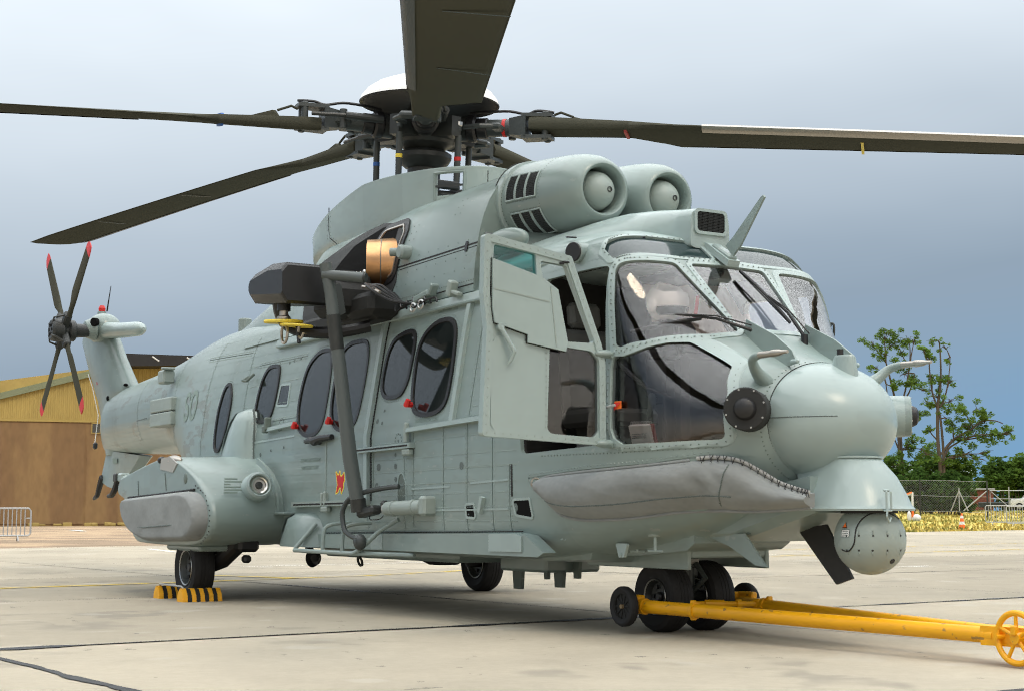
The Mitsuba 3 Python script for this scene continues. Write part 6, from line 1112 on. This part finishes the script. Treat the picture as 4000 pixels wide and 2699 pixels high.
put(HA+'__canopy', hq([(6.6, 10.15), (18.5, 10.6), (18.5, 10.95), (6.9, 11.0), (6.5, 10.5)], 2.0, .3), 'm_black', label='black overhanging roof edge')
for u in (9.0, 11.2, 14.4): put(HA+'__canopy_stay', hw(tube([(u, 10.85, 2.32), (u+.45, 10.55, 2.32)], .05, 6)), 'm_white')
for u in (5.45, 6.05, 6.65, 7.25):
    n = put(HA+'__window', hq([(u, 5.98), (u+.52, 5.98), (u+.52, 6.60), (u, 6.60)], .04, .02), 'm_glass_dark'); put(n+'__frame', hq(sbox(u-.04, 5.94, u+.56, 6.64).difference(sbox(u+.02, 6.0, u+.50, 6.58)), .09, .0), 'm_hangar_yellow')
put(HA+'__rubble', hw(join([bx(random.uniform(.2, .6), random.uniform(.1, .3), random.uniform(.15, .4), .04, R=rz(0), t=(random.uniform(1, 9.5), random.uniform(.05, .12), random.uniform(.2, .5))) for _ in range(26)])), 'm_hangar_yellow', kind='stuff')
# ------------------------------------------------------------------ trees, hedge, fence and huts on the right
def leaf_mat(name, c, k=.5):
    c = np.array(c)
    def f(p, n, uv): 
        a = cell_rand(p.x*3, p.y*3, p.z*3); b = fbm(p.x*.5, p.y*.5, p.z*.5, 2); return mi.Color3f(*c.tolist())*(.55+.7*a+.5*(b-.5))
    scene[name] = {'type': 'twosided', 'b': {'type': 'principledthin', 'base_color': proc(f), 'roughness': .55, 'diff_trans': k, 'spec_tint': 0.}} if False else {'type': 'principledthin', 'base_color': proc(f), 'roughness': .55, 'diff_trans': k}
leaf_mat('m_leaf', (.15, .25, .05), .8); leaf_mat('m_leaf_dark', (.06, .115, .028), .7); leaf_mat('m_leaf_mid', (.085, .155, .035), .7); leaf_mat('m_leaf_pale', (.22, .29, .07), .8)
mat('m_bark', proc(lambda p, n, uv: mi.Color3f(.085, .066, .05)*(.6+.8*fbm(p.x*6, p.y*6, p.z*1.5, 3))), .9)
def leaves(clumps, size, dens, seed, flat=.6):
    g = np.random.default_rng(seed); C_, S_ = [], []
    for c, r in clumps:
        n = int(dens*r**2.3); d = g.normal(size=(n, 3)); d /= np.linalg.norm(d, axis=1, keepdims=True); q = d*(g.random(n)**.45)[:, None]*r*np.array([1, 1, flat])
        lump = meshkit.noise((q+c)*1.9, 5); keep = lump > .36; q = q[keep]; C_.append(q+c); S_.append(np.full(len(q), size)*g.uniform(.6, 1.3, len(q)))
    C_, S_ = np.vstack(C_), np.concatenate(S_); n = len(C_); a = g.normal(size=(n, 3)); a[:, 2] *= .5; a /= np.linalg.norm(a, axis=1, keepdims=True); b = np.cross(a, g.normal(size=(n, 3))); b /= np.linalg.norm(b, axis=1, keepdims=True)
    V = np.stack([C_-a*S_[:, None], C_+b*S_[:, None]*.45, C_+a*S_[:, None], C_-b*S_[:, None]*.45], 1).reshape(-1, 3); i = np.arange(n)*4
    return trimesh.Trimesh(V, np.vstack([np.stack([i, i+1, i+2], 1), np.stack([i, i+2, i+3], 1)]), process=False)
def off_pt(o, px, dist, dx, dz, depth=0.):
    """a point dx to the right and dz above o, as the tree is seen from the apron"""
    v = vdir(o); return np.array(o)+np.array([math.sin(v), -math.cos(v), 0])*dx+np.array([0, 0, dz])+np.array([math.cos(v), math.sin(v), 0])*depth
def tree(lab, base, trunks, clumps, seed, m='m_leaf', size=.11, dens=900, grp='tall slender trees behind the fence'):
    g = random.Random(seed); T_ = tag(key('tree'), lab, 'tree', grp); base = np.array(base)
    w = lambda a: off_pt(base, 0, 0, a[0], a[1], a[2] if len(a) > 2 else 0)
    cl_ = [(w((x, z, g.uniform(-.6, .6)*r)), r) for x, z, r in clumps]; lf_ = []
    for c_, r in cl_:
        for _ in range(7): lf_.append((c_+np.array([g.gauss(0, .52), g.gauss(0, .52), g.gauss(0, .40)])*r, r*g.uniform(.28, .55)))
    put(T_+'__trunk', join([tube([w(p) for p in t[:-1]], np.linspace(t[-1][0], t[-1][1], len(t)-1), 9, smooth=len(t)*4) for t in trunks]), 'm_bark')
    tw = []; nodes = np.array([w(p) for t in trunks for p in t[1:-1]])
    for c_, r in cl_:
        k_ = nodes[:, 2] < c_[2]+.3; q = nodes[k_] if k_.any() else nodes; s_ = q[np.argmin(np.linalg.norm(q-c_, axis=1))]; mid = (s_+c_)/2+[g.uniform(-.2, .2), g.uniform(-.2, .2), g.uniform(-.05, .25)]; tw.append(tube([s_, mid, c_], [.07, .05, .02], 6, smooth=8))
        for _ in range(7):
            e = c_+np.array([g.uniform(-1, 1), g.uniform(-1, 1), g.uniform(-.5, .7)])*r*.85; tw.append(tube([mid*.4+c_*.6, (c_+e)/2+[0, 0, .08], e], [.035, .022, .008], 5))
    put(T_+'__branch', join(tw), 'm_bark', kind='stuff'); put(T_+'__crown', leaves(lf_, size, dens, seed, .8), m, smooth=False)
zs = .01442; q1 = lambda x, y, r: ((x-490)*zs, (1000-y)*zs+3.3, r*zs)
tree('tall thin tree with a high open crown, left of the two behind the nose', (-82.48, 89.9, 1.1), [((-.1, -.2), (0, 2), (.05, 5), (-.05, 8.3), (-.5, 11.0), (-.85, 12.6), (.17, .06)), ((.25, -.2), (.3, 3), (.2, 7.5), (.8, 10.6), (1.1, 12.2), (.13, .05)), ((-.05, 6.5), (-.6, 8.5), (-.9, 10.8), (.1, .04)), ((.3, 9.), (1.1, 10.2), (1.5, 11.6), (.09, .03))],
     [q1(*a) for a in ((425, 205, 72), (560, 215, 62), (350, 245, 55), (470, 250, 70), (400, 300, 60), (520, 290, 62), (600, 220, 45), (365, 385, 40), (530, 430, 62), (560, 480, 50), (480, 500, 45), (580, 830, 62), (640, 880, 66), (540, 870, 60), (470, 640, 30), (620, 660, 46), (440, 780, 40), (590, 700, 40), (430, 940, 60), (500, 930, 70), (650, 930, 60))], 21)
zs2 = .01368; q2 = lambda x, y, r: ((x-745)*zs2, (985-y)*zs2+3.25, r*zs2)
tree('tall thin tree with a long limb stretching right, above the hedge', (-75.23, 87.15, 1.1), [((0, -.2), (0, 3.2), (-.15, 5.5), (-.1, 8), (.15, 9.8), (.25, 11.4), (.2, 13.4), (.19, .05)), ((.2, -.2), (.25, 4), (.1, 7.3), (-.5, 9.6), (-.65, 11.8), (.13, .05)), ((.1, 4.4), (1.1, 5.6), (2.3, 6.3), (3.6, 7.1), (4.9, 6.8), (.13, .04)), ((.1, 3.6), (.7, 4.9), (1.6, 5.5), (2.6, 6.6), (.10, .04)), ((.1, 8.2), (.7, 9.8), (1.0, 12.2), (.08, .03))],
     [q2(*a) for a in ((715, 235, 48), (690, 320, 55), (790, 265, 36), (670, 290, 40), (800, 350, 34), (705, 440, 60), (760, 460, 55), (650, 525, 48), (810, 475, 42), (740, 560, 66), (690, 600, 52), (820, 590, 58), (880, 640, 62), (960, 640, 58), (1010, 680, 55), (830, 740, 60), (900, 740, 55), (960, 790, 60), (1060, 790, 62), (1130, 790, 46), (860, 810, 46), (690, 760, 36), (790, 690, 50), (1000, 720, 50), (900, 900, 66), (960, 930, 52), (830, 930, 70), (1010, 900, 36), (660, 900, 60))], 33)
def bush(kind, lab, cat, o, clumps, seed, m, size, dens, grp):
    B = tag(key(kind), lab, cat, grp); cl_ = []
    g = random.Random(seed)
    for x, z, r in clumps: cl_.append((off_pt(o, 0, 0, x, z, g.uniform(-.8, .8)*r), r))
    put(B+'__stem', join([tube([off_pt(o, 0, 0, x*.7, -.3, 0), c_], [.07, .03], 5) for (x, z, r), (c_, _) in zip(clumps, cl_)]), 'm_bark', kind='stuff'); put(B+'__foliage', leaves(cl_, size, dens, seed, flat=.8), m, smooth=False)
zb_ = .01175; qb = lambda x, y, r: ((x-720)*zb_, (1245-y)*zb_, r*zb_)
o = (-63.0, 73.7, .95)
bush('bush', 'dark dense bush behind the wire fence, left part', 'bush', o, [qb(*a) for a in ((530, 1120, 75), (530, 1200, 60), (580, 1070, 70), (600, 1160, 85), (660, 1110, 85), (670, 1200, 75), (560, 1240, 40), (480, 1100, 90), (440, 1180, 90), (620, 1030, 55))], 41, 'm_leaf_dark', .17, 700, 'bushes along the fence')
bush('bush', 'dark rounded bush behind the wire fence, right part', 'bush', o, [qb(*a) for a in ((740, 1130, 85), (760, 1200, 70), (820, 1110, 80), (840, 1190, 78), (880, 1140, 62), (890, 1210, 50), (720, 1050, 60), (800, 1050, 60), (870, 1080, 50))], 43, 'm_leaf_dark', .17, 700, 'bushes along the fence')
o2 = (-77.0, 88.4, 1.1); z2_ = .0140; qc = lambda x, y, r: ((x-800)*z2_, (1235-y)*z2_, r*z2_)
bush('shrub', 'mid green shrub growing round the foot of the tall trees', 'shrub', o2, [qc(*a) for a in ((560, 960, 70), (640, 1010, 80), (720, 1000, 70), (800, 980, 75), (870, 1000, 75), (930, 960, 60), (540, 1060, 80), (700, 1080, 90), (830, 1070, 90), (930, 1050, 80), (450, 1000, 80), (990, 1000, 60), (480, 1100, 80))], 45, 'm_leaf_mid', .18, 560, 'shrubs under the trees')
o3 = (-85.0, 107.7, 1.1); z3_ = .0160; qd = lambda x, y, r: ((x-1150)*z3_, (1235-y)*z3_, r*z3_)
bush('broad_tree', 'broad green tree, first in the row on the right', 'tree', o3, [qd(*a) for a in ((1000, 1010, 70), (1050, 970, 66), (1040, 1060, 80), (980, 1090, 70), (1090, 1030, 70))], 51, 'm_leaf_mid', .22, 420, 'broad trees in the right background')
bush('broad_tree', 'broad pale green tree, middle of the row on the right', 'tree', o3, [qd(*a) for a in ((1130, 970, 64), (1180, 950, 62), (1150, 1040, 80), (1110, 1090, 70), (1200, 1010, 66))], 53, 'm_leaf', .22, 420, 'broad trees in the right background')
bush('broad_tree', 'broad dark tree at the right edge of the picture', 'tree', o3, [qd(*a) for a in ((1240, 960, 62), (1270, 1020, 90), (1230, 1080, 80), (1190, 1120, 60), (1290, 930, 60), (1330, 1000, 90), (1260, 1140, 60))], 55, 'm_leaf_dark', .26, 420, 'broad trees in the right background')
put('far_wood', leaves([(np.array([-150+x*.55+4*math.sin(x*.9), 130+x, 3.0+1.2*math.sin(x*1.7)]), 5.2) for x in np.arange(-70, 120, 4.2)], .55, 22, 61), 'm_leaf_dark', smooth=False, label='far off wood along the horizon', category='wood', kind='stuff')
# chain link fence
FE = tag('wire_fence', 'grey chain link fence with stayed posts in front of the bushes', 'fence'); fa, fb = np.array([-56.75, 71.52, .75]), np.array([-61.6, 66.6, .9]); fd = (fb-fa); Lf = 14.0; fd = fd/np.linalg.norm(fd)
for t in (0, 4.2, 8.4, 12.6):
    b = fa+fd*t; put(FE+'__post', cyl(b-[0, 0, .2], b+[0, 0, 2.15], .055, 10), 'm_gunmetal')
b = fa; back = np.array([-.62, .62, 0]); put(FE+'__stay', tube([b+[0, 0, 1.5], b-np.array([math.sin(vdir(b)), -math.cos(vdir(b)), 0])*1.5+[0, 0, .2]], .04, 8), 'm_galv'); 
b2 = fa-np.array([math.sin(vdir(fa)), -math.cos(vdir(fa)), 0])*1.75+[0, 0, .2]; put(FE+'__stay', join(tube([b2+[0, 0, 1.3], b2+[-.55, -.2, 0]], .035, 7), tube([b2+[0, 0, 1.3], b2+[.5, .25, 0]], .035, 7), tube([b2+[0, 0, 1.5], b2], .035, 7)), 'm_galv')
wires = [tube([fa+[0, 0, z], fa+fd*Lf+[0, 0, z]], .009, 4, caps=False) for z in (.1, 1.1, 2.1)]
for t in np.arange(-2, Lf, .16):
    for s_ in (1, -1):
        t0, t1 = (t, t+2) if s_ > 0 else (t+2, t); z0, z1 = .1, 2.1
        if 0 <= min(t0, t1) and max(t0, t1) <= Lf: wires.append(tube([fa+fd*t0+[0, 0, z0], fa+fd*t1+[0, 0, z1]], .0028, 3, caps=False))
put(FE+'__mesh', join(wires), 'm_galv', kind='stuff')
# brick hut, gate, parked car, barn roof
mat('m_brick', proc(lambda p, n, uv: mix(mi.Color3f(.23, .075, .05), mi.Color3f(.13, .05, .04), cell_rand(p.x*4+p.y*4, 0, p.z*12))), .9)
hb = np.array([-80.9, 98.2, 1.1]); v = vdir(hb); RH = rz(v+math.pi/2); n = put('brick_hut', bx(1.9, 2.4, 1.75, .02, R=RH, t=hb+[0, 0, .82]), 'm_brick', label='small red brick hut with a flat pale roof behind the fence', category='hut'); put(n+'__roof', bx(2.2, 2.7, .16, .02, R=RH, t=hb+[0, 0, 1.78]), 'm_fabric_trim'); put(n+'__door', bx(.5, .05, 1.3, .01, R=RH, t=hb+RH @ np.array([.35, -1.21, .7])), 'm_brick')
hb = np.array([-76.2, 95.4, 1.0]); v = vdir(hb); RH = rz(v-math.pi/2); w = lambda m: place(m, RH, hb)
GA = tag('field_gate', 'grey tubular gate right of the brick hut', 'gate'); put(GA+'__frame', w(join(tube([(-1.0, 0, .2), (-1.0, 0, 1.7), (2.0, 0, 1.7), (2.0, 0, .2)], .05, 7), tube([(-1.0, 0, 1.0), (2.0, 0, 1.0)], .035, 6))), 'm_galv'); put(GA+'__brace', w(join(tube([(-.9, 0, 1.6), (.5, 0, .3)], .04, 6), tube([(.9, 0, .3), (1.9, 0, 1.5)], .04, 6), *[cyl((x, 0, .0), (x, 0, 2.0), .05, 7) for x in (.5, 2.05)])), 'm_galv')
hb = np.array([-74.7, 97.6, 1.05]); w = lambda m: place(m, rz(vdir(hb)-math.pi/2), hb)
CA = tag('parked_car', 'white car parked behind the gate at the right edge', 'car')
put(CA+'__body', w(skin([np.array([(x, -.8*k, .35), (x, -.85*k, .75), (x, -.8*k, zt*.75+.2), (x, -.6*k, zt), (x, .6*k, zt), (x, .8*k, zt*.75+.2), (x, .85*k, .75), (x, .8*k, .35)]) for x, zt, k in ((-2.0, .75, .85), (-1.9, .92, .97), (-1.0, 1.0, 1), (-.5, 1.42, 1), (.9, 1.45, 1), (1.6, 1.05, 1), (2.0, .95, .95), (2.05, .7, .9))])), 'm_white', smooth=35)
put(CA+'__window', w(join(rbox((-.35, -.84, .95), (.35, -.78, 1.32), .02), rbox((.42, -.84, .95), (1.1, -.78, 1.30), .02))), 'm_glass_dark')
for x in (-1.25, 1.25): n = put(CA+'__wheel', w(lathe([(0, -.1), (.30, -.1), (.32, 0), (.30, .1), (0, .1)], (0, 1, 0), (x, -.75, .32), 24)), 'm_rubber'); put(n+'__rim', w(lathe([(0, -.11), (.19, -.105), (.19, -.08)], (0, 1, 0), (x, -.75, .32), 20)), 'm_steel')
put('parked_trailer', place(join(rbox((-1.2, -.5, .3), (1.2, .5, .75), .05), cyl((-.5, -.55, .25), (-.5, -.45, .25), .25, 16)), rz(vdir(hb)-math.pi/2), np.array([-77.4, 95.6, 1.0])), 'm_hubgrey', label='low grey trailer parked between hut and white car', category='trailer')
bo = np.array([-140, 152.3, 1.0]); BA = tag('barn', 'distant barn with a pale green roof between the tree trunks', 'barn'); w = lambda m: place(m, rz(vdir(bo)-math.pi/2), bo)
put(BA+'__wall', w(rbox((-7, -4, 0), (7, 4, 5.2), .02)), 'm_fascia'); put(BA+'__roof', w(hullm([(-7.4, -4.4, 5.0), (7.4, -4.4, 5.0), (-7.4, 4.4, 5.0), (7.4, 4.4, 5.0), (-7, 0, 6.6), (7, 0, 6.6)])), 'm_paint')
# grass tufts on the near edge of the field
g = np.random.default_rng(77); n_ = 14000; tt = g.uniform(28, 100, n_); ee = g.uniform(0, 1, n_)**1.6*34+.1; px_ = E0[0]+d_[0]*tt+EN[0]*ee; py_ = E0[1]+d_[1]*tt+EN[1]*ee
k_ = py_ > 27; px_, py_ = px_[k_], py_[k_]; pz_ = terrain(px_, py_)-.08; n_ = len(px_); hh = g.uniform(.03, .11, n_); aa = g.uniform(0, 6.283, n_); ww = hh*.55
b0 = np.stack([px_, py_, pz_], 1); dx_ = np.stack([np.cos(aa), np.sin(aa), 0*aa], 1)*ww[:, None]; ln = np.stack([g.normal(0, .05, n_), g.normal(0, .05, n_), hh+.06], 1)
V = np.stack([b0-dx_, b0+dx_, b0+ln+dx_*.5, b0+ln-dx_*.6], 1).reshape(-1, 3); i = np.arange(n_)*4
put('grass_tufts', trimesh.Trimesh(V, np.vstack([np.stack([i, i+1, i+2], 1), np.stack([i, i+2, i+3], 1)]), process=False), 'm_drygrass', smooth=False, label='tufts of dry grass over the field', category='grass', kind='stuff')
